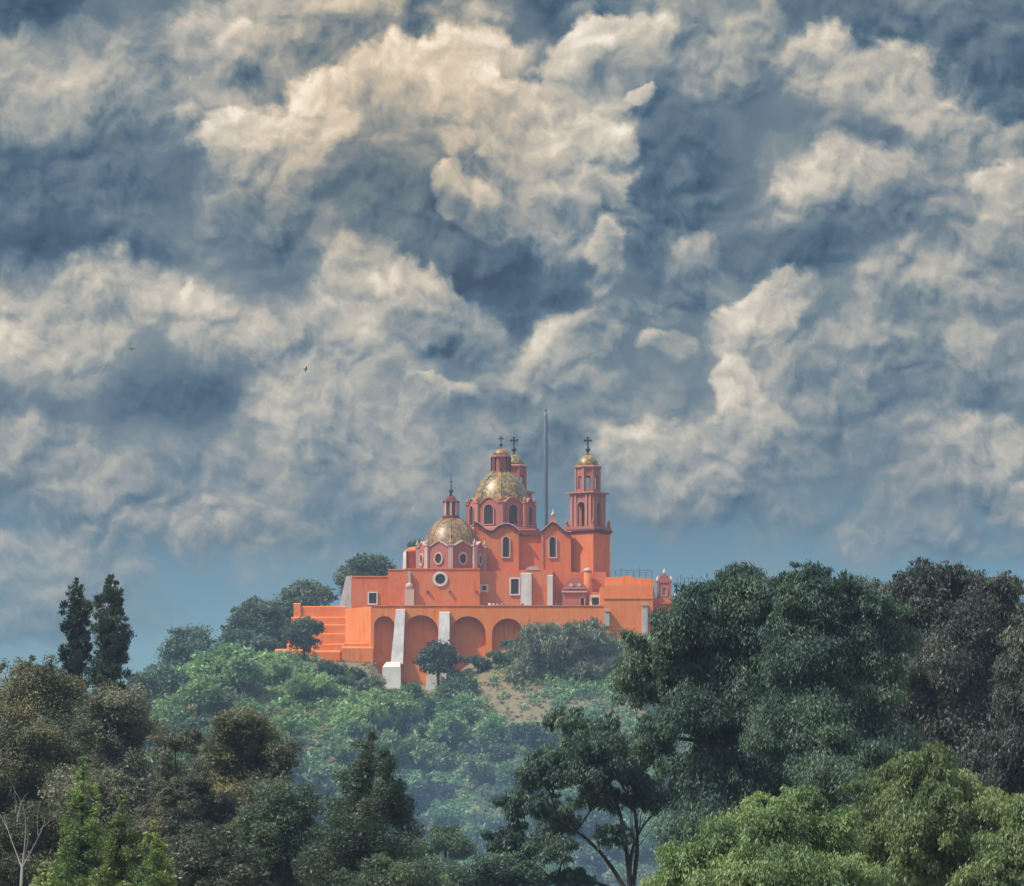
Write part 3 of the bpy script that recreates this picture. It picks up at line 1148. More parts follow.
# angled bay
mb = MB()
xa, ya, xb, yb = PX(345.5, 787.5), 787.5, PX(370.9, YW), YW + .15
z_t = PZ(606.2, YW)
mb.hexa([(xa, ya, bot), (xb, yb, bot), (xb, yb + 3, bot), (xa, ya + 3, bot)], [(xa, ya, z_t), (xb, yb, z_t), (xb, yb + 3, z_t), (xa, ya + 3, z_t)])
mb.build('angled_bay', M['orange'], rw)
mb = MB()


def ledge(x0, x1, Yf, y_top, y_lip, y_bot, proj, dep=2.5):
    """a course whose top is weathered to a slope"""
    X0, X1 = PX(x0, Yf), PX(x1, Yf)
    zt_, zl, zb_ = PZ(y_top, Yf), PZ(y_lip, Yf), PZ(y_bot, Yf)
    mb.add([(X0, Yf, zb_), (X1, Yf, zb_), (X1, Yf, zl), (X0, Yf, zl), (X1, Yf + proj, zt_), (X0, Yf + proj, zt_), (X0, Yf + dep, zb_), (X1, Yf + dep, zb_), (X0, Yf + dep, zt_), (X1, Yf + dep, zt_)],
           [(0, 1, 2, 3), (3, 2, 4, 5), (5, 4, 9, 8), (0, 3, 5, 8, 6), (1, 7, 9, 4, 2), (6, 8, 9, 7), (0, 6, 7, 1)])


ledge(297, 346, 790.2, 606, 606.8, 660, .3)
ledge(293.5, 300.5, 789.9, 603, 604, 617, .3, 1)
ledge(291, 346.5, 789.2, 616.6, 617.8, 662, .8)
ledge(289.4, 346.5, 788.4, 624.0, 625.2, 662, .8)
ledge(288, 346.5, 787.6, 633.0, 634.2, 664, .8)
ledge(286.8, 347, 786.8, 643.5, 644.6, 665, .8)
ledge(275, 313, 784.2, 648.5, 650.5, 680, 1.2)
ledge(302, 340, 785.5, 650, 652, 675, 1.0)
ledge(344, 374, 780.6, 642, 643.6, 665, 1.3)
ledge(342, 373, 779.6, 645.2, 648.2, 672, 1.4)
mb.build('stepped_end', M['orange'], rw)


def raking(top, bottom, Yt, Yb_, name, mat, lab=None):
    (a, b, yt), (c_, d, yb2) = top, bottom
    m_ = MB()
    m_.hexa([(PX(c_, Yb_), Yb_, PZ(yb2, Yb_)), (PX(d, Yb_), Yb_, PZ(yb2, Yb_)), (PX(d, Yb_), YW + .3, PZ(yb2, Yb_)), (PX(c_, Yb_), YW + .3, PZ(yb2, Yb_))],
            [(PX(a, Yt), Yt, PZ(yt + 1.5, Yt)), (PX(b, Yt), Yt, PZ(yt + 1.5, Yt)), (PX(b, Yt), YW + .3, PZ(yt, Yt)), (PX(a, Yt), YW + .3, PZ(yt, Yt))])
    return m_.build(name, mat, rw, lab)


raking((396, 405, 608.5), (390.5, 402.8, 664), 779.2, 775.5, 'white_buttress', M['grey_wash'])
raking((439.3, 449.6, 611), (437, 449.2, 664), 779.2, 776.0, 'white_buttress', M['grey_wash'])
mb = MB()


def plinth(x0, x1, y_cap, y_sh, y_b, Yf, Yb_):
    X0, X1 = PX(x0, Yf), PX(x1, Yf)
    e = (X1 - X0) * .2
    mb.hexa([(X0 - .35, Yf - .5, PZ(y_b, Yf)), (X1 + .1, Yf - .5, PZ(y_b, Yf)), (X1 + .1, Yb_, PZ(y_b, Yf)), (X0 - .35, Yb_, PZ(y_b, Yf))],
            [(X0, Yf, PZ(y_sh, Yf)), (X1, Yf, PZ(y_sh, Yf)), (X1, Yb_, PZ(y_sh, Yf)), (X0, Yb_, PZ(y_sh, Yf))])
    mb.hexa([(X0, Yf, PZ(y_sh, Yf) + .002), (X1, Yf, PZ(y_sh, Yf) + .002), (X1, Yb_, PZ(y_sh, Yf) + .002), (X0, Yb_, PZ(y_sh, Yf) + .002)],
            [(X0 + e, Yf + 1.4, PZ(y_cap, Yf)), (X1 - .1, Yf + 1.4, PZ(y_cap, Yf)), (X1 - .1, Yb_, PZ(y_cap, Yf)), (X0 + e, Yb_, PZ(y_cap, Yf))])


plinth(382.5, 400.5, 661.5, 667, 706, 773.6, 777)
plinth(427, 436.5, 668.5, 673, 700, 774.2, 777.5)
plinth(440.5, 446, 665.5, 668.5, 695, 774.6, 777)
mb.build('buttress_plinth', M['white'], rw)
mb = MB()
mb.box(PX(398, 777.4), PX(437, 777.4), 777.4, YW - .01, bot - 1, PZ(663.5, 777.4))
mb.build('footing', M['orange'], rw)
# right-hand piers and the setback end
for a, b, yt, yb2 in ((604.8, 609.4, 611.5, 626), (641.8, 647.6, 605.5, 640)):
    mb = MB()
    mb.box(PX(a, 779), PX(b, 779), 779.0, YW - .005, PZ(yb2, 779), PZ(yt, 779))
    mb.box(PX(a - .6, 779), PX(b + .6, 779), 778.85, YW - .006, PZ(yt, 779) + .002, PZ(yt - 1.3, 779))
    mb.build('white_pier', M['grey_wash'], rw)
mb = MB()
mb.slab((0, 787.0), 0, [(PX(652, 787), bot), (PX(676, 787), bot), (PX(676, 787), PZ(599.5, 787)), (PX(652, 787), PZ(598.5, 787))], -1.5, 0)
for y_ in (603, 617.5):
    mb.slab((0, 787.0), 0, rect(PX(653, 787), PX(675.5, 787), PZ(y_ + 1, 787), PZ(y_, 787)), .001, .25)
mb.build('setback_end', M['salmon'], rw)
mb = MB()
for k in range(5):
    x_ = PX(654.5 + k * 2.6, 786.6)
    mb.smooth = True
    mb.lathe(x_, 786.6, [(.12, PZ(617, 786.6)), (.2, PZ(614, 786.6)), (.1, PZ(610, 786.6)), (.14, PZ(609, 786.6))], 8)
mb.build('baluster', M['maroon'], rw)

# small bell gable at the terrace corner
Yg = 790.0
bgc = PX(664.3, Yg)
bell_gable = thing('bell_gable', (bgc, Yg, PZ(599.5, Yg)), 'small pink bell gable with white urns at the terrace corner', 'bell gable')
gz = lambda y: PZ(y, Yg)
mb = MB()
oz = [(-1.12, gz(600.5)), (1.12, gz(600.5)), (1.12, gz(581)), (.85, gz(580)), (.72, gz(576.8)), (.36, gz(574.6)), (0, gz(572.8)), (-.36, gz(574.6)), (-.72, gz(576.8)), (-.85, gz(580)), (-1.12, gz(581))]
mb.slab((bgc, Yg), 0, oz, -.9, 0)
mb.slab((bgc, Yg), 0, rect(-1.3, 1.3, gz(582.6), gz(581.2)), -1.0, .14)
mb.slab((bgc, Yg), 0, rect(-1.25, 1.25, gz(600.4), gz(597)), -1.0, .2)
for u in (-.95, .95):
    mb.slab((bgc, Yg), 0, rect(u - .16, u + .16, gz(596.9), gz(582.7)), .001, .12)
mb.build('gable_wall', M['rose'], bell_gable)
window('niche', (bgc, Yg), 0, arch(-.34, .34, gz(595.5), gz(587)), .14, bell_gable, mats=[M['trim'], M['rosetrim'], M['trim']], bars=False)
for u, y_ in ((-1.05, 580.6), (1.05, 580.6), (0, 573.2), (-1.75, 597), (1.75, 597)):
    z_ = gz(y_)
    s_ = 1.0 if y_ < 590 else 1.5
    mb = MB()
    mb.smooth = True
    mb.lathe(bgc + u, Yg + .4, [(.14 * s_, z_ - .2), (.26 * s_, z_ + .25 * s_), (.1 * s_, z_ + .55 * s_), (.02, z_ + .8 * s_)], 10)
    mb.smooth = False
    if y_ > 590:
        mb.box(bgc + u - .38, bgc + u + .38, Yg - .1, Yg + .9, gz(600.5), gz(596.2))
    mb.build('urn', M['white'], bell_gable)
mb = MB()
mb.box(PX(653, Yg), PX(676, Yg), Yg - 1.2, Yg + 3, TERR - .4, gz(600.4))
mb.build('base_block', M['salmon'], bell_gable)

# railing on the terrace room, mesh fence further right
for x0, x1, y0, y1, Yr, lab in ((615, 652, 570.5, 577.4, 799.0, 'thin grey railing on the orange roof right of the bell tower'),
                                (677, 700, 578, 592, 796.0, 'pale mesh railing at the right end beyond the bell gable')):
    ra = thing('railing', (PX(x0, Yr), Yr, PZ(y1, Yr)), lab, 'railing', 'railings on the church terrace')
    n = 7
    for k in range(n):
        mb = MB()
        x_ = PX(x0 + (x1 - x0) * k / (n - 1), Yr)
        mb.box(x_ - .05, x_ + .05, Yr - .05, Yr + .05, PZ(y1, Yr) - .5, PZ(y0, Yr) + (.5 if k in (1, 4) else 0))
        mb.build('post', M['mast'], ra)
    mb = MB()
    for t in (0, .33, .66):
        z_ = PZ(y0 + (y1 - y0) * t, Yr)
        mb.box(PX(x0, Yr), PX(x1, Yr), Yr - .09, Yr - .055, z_ - .03, z_ + .03)
    mb.build('rail', M['mast'], ra)

# mast behind the nave
Ym = 832.0
fp = thing('flagpole', (PX(545.6, Ym), Ym, TERR - 1), 'tall bare grey flagpole rising behind the church roof', 'flagpole')
mb = MB()
xm = PX(545.7, Ym)
zt_ = PZ(411, Ym)
mb.smooth = True
mb.lathe(xm, Ym, [(.42, TERR - 1), (.40, TERR + 14), (.36, zt_ - 12), (.33, zt_ - .7), (.1, zt_)], 12)
pole = mb.build('pole', M['mast'], fp)
mb = MB()
mb.smooth = True
mb.lathe(xm, Ym, [(.05, zt_ - .1), (.2, zt_ + .1), (.2, zt_ + .3), (.03, zt_ + .5)], 10)
mb.build('cap', M['mast'], fp)


# ------------------------------------------------------------------ people at the parapet
def person(x, y, z, h, yaw, shirt, trousers, skin, hair, label, lean=0.0, arm=0.0):
    s = h / 1.7
    J = [(0, 0, .95), (0, 0, 1.15), (0, .0, 1.38), (0, -.02, 1.50), (0, -.02, 1.60),
         (.10, 0, .88), (.11, -.02, .48), (.11, .02, .07), (.11, -.14, .035),
         (-.10, 0, .88), (-.11, -.01, .48), (-.11, .04, .07), (-.11, -.12, .035),
         (.19, 0, 1.38), (.24, .02, 1.10), (.22, -.14 - arm * .2, .90 + arm * .3), (.21, -.2 - arm * .25, .84 + arm * .35),
         (-.19, 0, 1.38), (-.24, .03, 1.10), (-.22, -.08, .87), (-.21, -.13, .80)]
    E = [(0, 1), (1, 2), (2, 3), (3, 4), (0, 5), (5, 6), (6, 7), (7, 8), (0, 9), (9, 10), (10, 11), (11, 12),
         (2, 13), (13, 14), (14, 15), (15, 16), (2, 17), (17, 18), (18, 19), (19, 20)]
    Rr = [.135, .125, .14, .055, .095, .095, .065, .045, .04, .095, .065, .045, .04, .06, .045, .035, .035, .06, .045, .035, .035]
    me = bpy.data.meshes.new('person')
    me.from_pydata([(a * s, (b - lean * max(0, c - 1)) * s, c * s) for a, b, c in J], E, [])
    o = bpy.data.objects.new('person', me)
    COL.objects.link(o)
    sk = o.modifiers.new('skin', 'SKIN')
    if not me.skin_vertices:
        me.attributes.new('skin_data', 'FLOAT', 'POINT')
    for i, v in enumerate(me.skin_vertices[0].data):
        v.radius = (Rr[i] * s, Rr[i] * s * (.72 if i in (0, 1, 2) else 1))
        v.use_root = (i == 0)
    sb = o.modifiers.new('sub', 'SUBSURF')
    sb.levels = sb.render_levels = 1
    dg = C.evaluated_depsgraph_get()
    m2 = bpy.data.meshes.new_from_object(o.evaluated_get(dg))
    bpy.data.objects.remove(o)
    cols = [shirt, trousers, skin, hair]
    for c_ in cols:
        m2.materials.append(c_)
    for f in m2.polygons:
        c_ = f.center / s
        f.use_smooth = True
        if c_.z > 1.66 or (c_.z > 1.55 and c_.y > .02):
            f.material_index = 3
        elif c_.z > 1.44 or (abs(c_.x) > .17 and c_.z < .98):
            f.material_index = 2
        elif c_.z < .92:
            f.material_index = 1
        else:
            f.material_index = 0
    r = bpy.data.objects.new('person', m2)
    COL.objects.link(r)
    r.location = (x, y, z)
    r.rotation_euler = (0, 0, yaw)
    return tag(r, label, 'person', 'visitors on the church terrace')


cl = {n: plain('cloth_' + n, c, .9, 0, .1) for n, c in dict(white=(.78, .77, .76), pink=(.62, .42, .42), black=(.03, .03, .035), blue=(.08, .13, .28), grey=(.3, .3, .32), denim=(.06, .08, .14)).items()}
skin = plain('skin', (.34, .19, .12), .6, 0, .3)
hair = plain('hair', (.02, .016, .014), .6, 0, .3)
straw = plain('hat_straw', (.62, .52, .36), .8, 0, .2)
rng = random.Random(5)
for (px_, sh, hr, lab) in ((485.0, 'black', hair, 'person in black at the left of the group along the parapet'),
                           (489.6, 'white', straw, 'person in white with a pale hat at the parapet'),
                           (493.4, 'white', hair, 'bareheaded person in white beside the pale hat at the parapet'),
                           (497.6, 'pink', hair, 'person in a pale pink top at the parapet'),
                           (502.0, 'grey', hair, 'person in grey at the right of the group along the parapet'),
                           (522.4, 'black', hair, 'person in dark clothes alone before the white buttress'),
                           (556.6, 'black', hair, 'person in dark clothes by the porch, nearer its white pier'),
                           (560.8, 'denim', hair, 'person in blue by the porch, nearer its door')):
    Yp_ = YW + 2.9 + rng.random() * .5
    person(PX(px_, Yp_), Yp_, TERR - .02, 1.62 + rng.random() * .14, rng.uniform(-.6, .6), cl[sh], cl['denim'], skin, hr, lab, .08, rng.random())


# ------------------------------------------------------------------ foliage
def numpy_mesh(name, verts, quads, mats, smooth=False, parent=None):
    me = bpy.data.meshes.new(name)
    nq = len(quads)
    me.vertices.add(len(verts))
    me.vertices.foreach_set('co', np.asarray(verts, np.float32).ravel())
    me.loops.add(nq * 4)
    me.loops.foreach_set('vertex_index', np.asarray(quads, np.int32).ravel())
    me.polygons.add(nq)
    me.polygons.foreach_set('loop_start', np.arange(0, nq * 4, 4, dtype=np.int32))
    me.polygons.foreach_set('use_smooth', np.full(nq, smooth))
    for m in mats:
        me.materials.append(m)
    me.update(calc_edges=True)
    me.validate()
    o = bpy.data.objects.new(name, me)
    COL.objects.link(o)
    if parent:
        o.parent = parent
    return o


def unit(v):
    return v / np.maximum(np.linalg.norm(v, axis=-1, keepdims=True), 1e-6)


def leaves(clumps, per, size, rng, style='bushy', aspect=2.3):
    """leaf quads spread through clumps; clumps = rows of (x, y, z, rx, ry, rz)"""
    clumps = np.asarray(clumps, float)
    w = (clumps[:, 3] * clumps[:, 5])
    cnt = np.maximum(6, per * w / w.mean()).astype(int)
    idx = np.repeat(np.arange(len(clumps)), cnt)
    n = len(idx)
    d = unit(rng.normal(size=(n, 3)))
    r = rng.random(n) ** 0.42
    r *= np.where(rng.random(n) < .22, 1.0 + .6 * rng.random(n), 1.0)
    off = d * r[:, None] * clumps[idx, 3:6]
    if style == 'weep':
        off[:, 2] -= np.abs(rng.normal(size=n)) * clumps[idx, 5] * 0.55
    p = clumps[idx, :3] + off
    s = size * np.clip(np.exp(rng.normal(size=n) * .38), .4, 2.2) * .95
    if style == 'weep':
        ax = unit(np.stack([rng.normal(size=n) * .45, rng.normal(size=n) * .45, -np.ones(n)], 1) + d * .35)
        asp = aspect * 1.35
    elif style == 'up':
        ax = unit(d * np.array([1, 1, .4]) + np.array([0, 0, 1.0]) + rng.normal(size=(n, 3)) * .35)
        asp = aspect * 1.2
    else:
        ax = unit(rng.normal(size=(n, 3)) + d * .5)
        asp = aspect
    nr = unit(d * 0.9 + np.array([0, 0, .35]) + rng.normal(size=(n, 3)) * .55)
    side = unit(np.cross(ax, nr))
    up = np.cross(side, ax)
    L = (s * asp / 2)[:, None]
    Wd = (s / 2)[:, None]
    bend = (s * rng.uniform(-.25, .25, n))[:, None]
    v = np.stack([p - ax * L, p + side * Wd + up * bend - ax * L * .1, p + ax * L, p - side * Wd + up * bend - ax * L * .1], 1).reshape(-1, 3)
    return v, np.arange(n * 4).reshape(-1, 4)


def fill_lobes(lobes, rng, k=1.0, clump=0.30, shell=.5):
    """break big lobes (x,y,z,rx,ry,rz) into uneven leaf clumps, mostly near their surface, gaps left between"""
    out = []
    mr = np.median([l[3] for l in lobes])
    for (x, y, z, rx, ry, rz) in lobes:
        n = max(6, int(40 * k * (rx / mr) ** 1.2))
        for _ in range(n):
            d = unit(rng.normal(size=3))
            if d[2] < -.55:
                d[2] *= -.5
            r = shell + (1.02 - shell) * rng.random() ** .7
            c = clump * rng.uniform(.55, 1.35)
            m = (rx * ry * rz) ** (1 / 3)
            out.append((x + d[0] * rx * r * .86, y + d[1] * ry * r * .86, z + d[2] * rz * r * .86, m * c * rng.uniform(.85, 1.3), m * c, m * c * rng.uniform(.6, .95)))
    return out


def limb(mb, a, b, r0, r1, rng, n=5, sag=.12):
    a, b = Vector(a), Vector(b)
    L = (b - a).length
    pts, rad = [], []
    w = Vector((rng.normal(), rng.normal(), rng.normal() * .3)) * L * sag
    for i in range(n + 1):
        t = i / n
        # leave the trunk rising, then swing out
        p = a.lerp(b, t) + w * math.sin(math.pi * t) + Vector((0, 0, 1)) * L * .12 * math.sin(math.pi * t)
        pts.append(p)
        rad.append(r0 + (r1 - r0) * t ** .8)
    mb.tube(pts, rad, 7)
    return pts


def tree(name, label, cat, Y, base_px, lobes, leaf_mat, rng_seed, group=None, style='bushy', leaf_px=3.0, cover=4.2, ground=None, depth=.85,
         clump=.36, k=1.0, bark='bark', trunk_r=.28, shell=.15, aspect=2.3, fork=.45, jit=.5, ragged=3):
    """a tree whose crown masses are given as (px, py, rx, ry) in photo pixels, Y metres out"""
    rng = np.random.default_rng(rng_seed)
    gz = GROUND if ground is None else ground
    bx = PX(base_px, Y)
    root = thing(name, (bx, Y, gz), label, cat, group)
    s = Y / F
    L3 = []
    for i, (px_, py_, rx, ry) in enumerate(lobes):
        y_off = 0 if i == 0 else rng.uniform(-jit, jit) * rx * s * 1.6
        L3.append((PX(px_, Y) - bx, y_off, PZ(py_, Y) - gz, rx * s, rx * s * depth, ry * s))
    fringe = []
    for l in L3:
        for _ in range(ragged):
            d = unit(rng.normal(size=3) * np.array([1, 1, .8]) + np.array([0, 0, .25]))
            f_ = rng.uniform(.28, .5)
            fringe.append((l[0] + d[0] * l[3] * .86, l[1] + d[1] * l[4] * .86, l[2] + d[2] * l[5] * .86, l[3] * f_, l[4] * f_, l[5] * f_ * 1.15))
    cl_ = fill_lobes(L3, rng, k, clump, shell)
    if fringe:
        cl_ += fill_lobes(fringe, rng, k * .3, clump * 1.1, shell)
    # trunk and limbs
    mb = MB()
    mb.smooth = True
    cz = sum(l[2] for l in L3) / len(L3)
    cx_ = sum(l[0] for l in L3) / len(L3)
    low = min(l[2] - l[5] for l in L3)
    fz = max(low * .8, min(low + .2 * cz, cz * fork + low * (1 - fork)), 1.0)
    ft_ = (cx_ * .35, 0, fz)
    tr = trunk_r
    limb(mb, (0, 0, -.4), ft_, tr, tr * .72, rng, 6, .03)
    # a few main limbs reach for the masses farthest apart; the other masses hang on the nearest limb
    order = [max(range(len(L3)), key=lambda i: L3[i][2])]
    while len(order) < min(5, len(L3)):
        order.append(max((i for i in range(len(L3)) if i not in order), key=lambda i: min(math.dist(L3[i][:3], L3[j][:3]) for j in order)))
    order += [i for i in range(len(L3)) if i not in order]
    mains = []
    for k_, i in enumerate(order):
        l = L3[i]
        e = (l[0], l[1], l[2] - .1 * l[5])
        if k_ < 5:
            pts = limb(mb, ft_, e, tr * .55, tr * .09, rng, 8, .08)
            mains.append(pts)
        else:
            q = min((p for ps in mains for p in ps[2:7]), key=lambda p: (p - Vector(e)).length + max(0, p.z - e[2]))
            pts = limb(mb, q, e, tr * .22, tr * .06, rng, 8, .1)
        near = [c for c in cl_ if abs(c[0] - l[0]) < l[3] and abs(c[1] - l[1]) < l[4] and abs(c[2] - l[2]) < l[5]]
        for c in near[::3][:9]:
            q = pts[int(rng.integers(3, 8))]
            limb(mb, q, (c[0], c[1], c[2]), tr * .09, tr * .03, rng, 4, .1)
    m_ = [(x + bx, y + Y, z + gz) for x, y, z in mb.v]
    mb.v = m_
    mb.build('trunk', M[bark], root, fix=False)
    area = sum(math.pi * l[3] * l[5] for l in L3 + fringe)
    sz = leaf_px * s / 1.0
    la = sz * sz / aspect * aspect * .5 / 1.0
    n = area * cover / (sz * (sz / aspect) * aspect * .5) if False else area * cover / (sz * sz * .5 / aspect * 1.0)
    per = max(8, n / len(cl_))
    v, q = leaves(cl_, per, sz / aspect, rng, style, aspect)
    numpy_mesh('crown', v, q, [leaf_mat], parent=root)
    return root


def conifer(name, label, cat, Y, base_px, top_py, bot_py, half_px, leaf_mat, seed, group=None, leaf_px=3.0, cover=4.0, gaps=.0, prof=None, lean=0.0, shaggy=.35, ground=None, style='up'):
    """narrow evergreen: boughs in a ragged column or cone round a straight stem"""
    rng = np.random.default_rng(seed)
    gz = GROUND if ground is None else ground
    bx = PX(base_px, Y)
    root = thing(name, (bx, Y, gz), label, cat, group)
    s = Y / F
    zt_, zb_ = PZ(top_py, Y) - gz, PZ(bot_py, Y) - gz
    Rm = half_px * s
    prof = prof or (lambda t: (1 - t) ** .75)
    clumps = []
    n = int((zt_ - zb_) / (Rm * .16))
    mb = MB()
    mb.smooth = True
    limb(mb, (0, 0, -.4), (lean, 0, zt_ - .2), Rm * .08 + .04, .02, rng, 8, .004)
    for i in range(n):
        t = (i + rng.random() * .6) / n
        if rng.random() < gaps:
            continue
        z = zb_ + (zt_ - zb_) * t
        r = Rm * prof(t)
        for k in range(6 if r > .3 * Rm else 3):
            a = rng.uniform(0, 2 * math.pi)
            rr = r * (rng.uniform(.35, 1.0 + shaggy) if k else rng.uniform(.05, .5))
            c = max(.10 * Rm, r * rng.uniform(.22, .42))
            x, y = rr * math.cos(a) * .8 + lean * t, rr * math.sin(a) * .8
            clumps.append((x, y, z + rr * .1, c, c, c * rng.uniform(.7, 1.1)))
            if k == 1:
                limb(mb, (lean * t, 0, z - rr * .1), (x, y, z), .035 + .02 * Rm * (1 - t), .012, rng, 3, .05)
    mb.v = [(x + bx, y + Y, z + gz) for x, y, z in mb.v]
    mb.build('trunk', M['bark'], root, fix=False)
    sz = leaf_px * s
    area = (zt_ - zb_) * Rm * 1.5
    asp = 2.3
    per = max(8, area * cover / (sz * sz * .5 / asp) / len(clumps))
    v, q = leaves(clumps, per, sz / asp, rng, style, asp)
    numpy_mesh('crown', v, q, [leaf_mat], parent=root)
    return root


# leaves of the kinds of tree in view (dark fold, body, young growth)
M['leaf_dark'] = leaf('dark_broad_leaf', (0.037, 0.062, 0.045), (0.073, 0.110, 0.073), (0.144, 0.188, 0.106))
M['leaf_pepper'] = leaf('pepper_tree_leaf', (.032, .060, .046), (.062, .106, .074), (.125, .180, .110))
M['leaf_brown'] = leaf('drying_leaf', (0.070, 0.079, 0.050), (0.134, 0.142, 0.082), (0.312, 0.282, 0.142), .2)
M['leaf_rust'] = leaf('rusty_leaf', (0.060, 0.070, 0.053), (0.108, 0.118, 0.084), (0.216, 0.206, 0.134), .2)
M['leaf_dusky'] = leaf('dusky_leaf', (0.034, 0.047, 0.041), (0.067, 0.081, 0.068), (0.122, 0.124, 0.097))
M['leaf_lime'] = leaf('fresh_leaf', (.082, .135, .056), (.175, .250, .100), (.310, .390, .165), .35, .5)
M['leaf_fir'] = leaf('young_fir_leaf', (0.069, 0.125, 0.045), (0.157, 0.230, 0.069), (0.325, 0.386, 0.123), .3, .6)
M['leaf_cypress'] = leaf('cypress_leaf', (0.026, 0.046, 0.038), (0.048, 0.074, 0.055), (0.090, 0.120, 0.077), .15)
M['leaf_hill'] = leaf('hillside_leaf', (.080, .155, .078), (.160, .275, .125), (.275, .405, .170), .35, .18)
M['leaf_deep'] = leaf('deep_green_leaf', (.036, .072, .056), (.068, .120, .086), (.120, .180, .105), .3, .18)
M['leaf_silver'] = leaf('silvery_leaf', (.095, .125, .088), (.175, .210, .142), (.280, .315, .205), .35, .3)


# ------------------------------------------------------------------ ground and hill
def ground_mat(name, cols, scale):
    m, g, out = material(name)
    geo = g.n('ShaderNodeNewGeometry').outputs['Position']
    a = g.noise(geo, .12 * scale, 6, .62)
    b = g.noise(geo, .9 * scale, 6, .65)
    f = g.m('MULTIPLY_ADD', b, .55, g.m('MULTIPLY', a, .55))
    col = g.ramp(f, [(.36, cols[0] + (1,)), (.47, cols[1] + (1,)), (.56, cols[2] + (1,)), (.70, cols[3] + (1,))])
    bs = g.n('ShaderNodeBsdfPrincipled')
    g.put(bs.inputs['Base Color'], col)
    bs.inputs['Roughness'].default_value = .95
    bs.inputs['Specular IOR Level'].default_value = .1
    bp = g.n('ShaderNodeBump')
    bp.inputs['Strength'].default_value = .8
    bp.inputs['Distance'].default_value = .35
    g.put(bp.inputs['Height'], b)
    g.t.links.new(bp.outputs[0], bs.inputs['Normal'])
    g.t.links.new(bs.outputs[0], out.inputs[0])
    return m


M['hill'] = ground_mat('dry_hillside', ((.07, .08, .045), (.12, .10, .06), (.20, .155, .095), (.11, .13, .065)), 1.0)
M['field'] = ground_mat('rough_ground', ((.05, .06, .03), (.09, .085, .05), (.12, .105, .065), (.07, .085, .04)), .3)

mb = MB()
N = 24
xs = [-9000, -2000, -600, -250, -120, -60, 0, 60, 120, 250, 600, 2000, 9000]
ys = [-9000, -1500, -300, 0, 80, 160, 300, 480, 640, 800, 1000, 1600, 3500, 9500]
for i, y_ in enumerate(ys):
    for x_ in xs:
        mb.v.append((x_, y_, GROUND))
for i in range(len(ys) - 1):
    for j in range(len(xs) - 1):
        a = i * len(xs) + j
        mb.add([], [])
        mb.f.append([a, a + 1, a + 1 + len(xs), a + len(xs)])
        mb.mi.append(0)
        mb.sm.append(False)
gr = mb.build('ground', M['field'])
gr['kind'] = 'structure'

BX = [-250, -60, 60, 140, 205, 275, 345, 376, 385, 436, 470, 520, 640, 720, 840, 1000, 1200]
BY = [1000, 800, 722, 686, 672, 658, 661, 664, 684, 686, 664, 644, 637, 655, 720, 830, 1000]


def hill_z(X, Y):
    px_ = 512 + X * F / 776.0
    zb_ = (HORIZON - np.interp(px_, BX, BY)) * 776.0 / F
    if Y <= 776:
        z = zb_ - (776 - Y) * .47 - max(0, (760 - Y)) * .04
    elif Y < 840:
        y0 = 784 if px_ > 368 else 797
        z = min(zb_ + max(0, Y - y0) * .8, max(zb_, 43.6)) if 268 < px_ < 690 else zb_ + min(Y - 776, 12) * .1
    else:
        z = min(zb_ + 3, 43.6) - (Y - 840) * .5
    n = mnoise.fractal(Vector((X * .05, Y * .05, 0)), 1.0, 2.0, 4) * 1.3 + mnoise.fractal(Vector((X * .4, Y * .4, 3)), 1.0, 2.0, 3) * .22
    w = 1.0 if Y < 770 else .35
    return max(GROUND - 1.5, z + n * w)


nx, ny = 190, 150
gx = np.linspace(-130, 120, nx)
gy = np.linspace(655, 950, ny)
hv = np.array([(x, y, hill_z(x, y)) for y in gy for x in gx])
ii = np.arange((ny - 1) * (nx - 1))
r_, c_ = ii // (nx - 1), ii % (nx - 1)
a = r_ * nx + c_
hq = np.stack([a, a + 1, a + 1 + nx, a + nx], 1)
hill = numpy_mesh('hill', hv, hq, [M['hill']], smooth=True)
hill['kind'] = 'structure'

# low scrub covering the hill: nobody could count it
rng = np.random.default_rng(77)
scr = []
for _ in range(23000):
    X = rng.uniform(-105, 100)
    Y = rng.uniform(662, 772)
    px_ = 512 + X * F / Y
    if px_ < 285:
        Y = rng.uniform(668, 806)
        if hill_z(X, Y) < GROUND + .5:
            continue
    if ((Y > 764 and 345 < px_ < 392) or (Y > 750 and 466 < px_ < 545)) and rng.random() < .9:
        continue
    r = rng.uniform(.5, 1.5)
    scr.append((X, Y, hill_z(X, Y) + r * .3, r, r, r * .65))
v, q = leaves(scr, 40, .24, rng, 'bushy', 2.2)
sc = numpy_mesh('undergrowth', v, q, [M['leaf_hill']])
sc['kind'] = 'stuff'
sc['label'] = 'low green scrub covering the slope under the church'

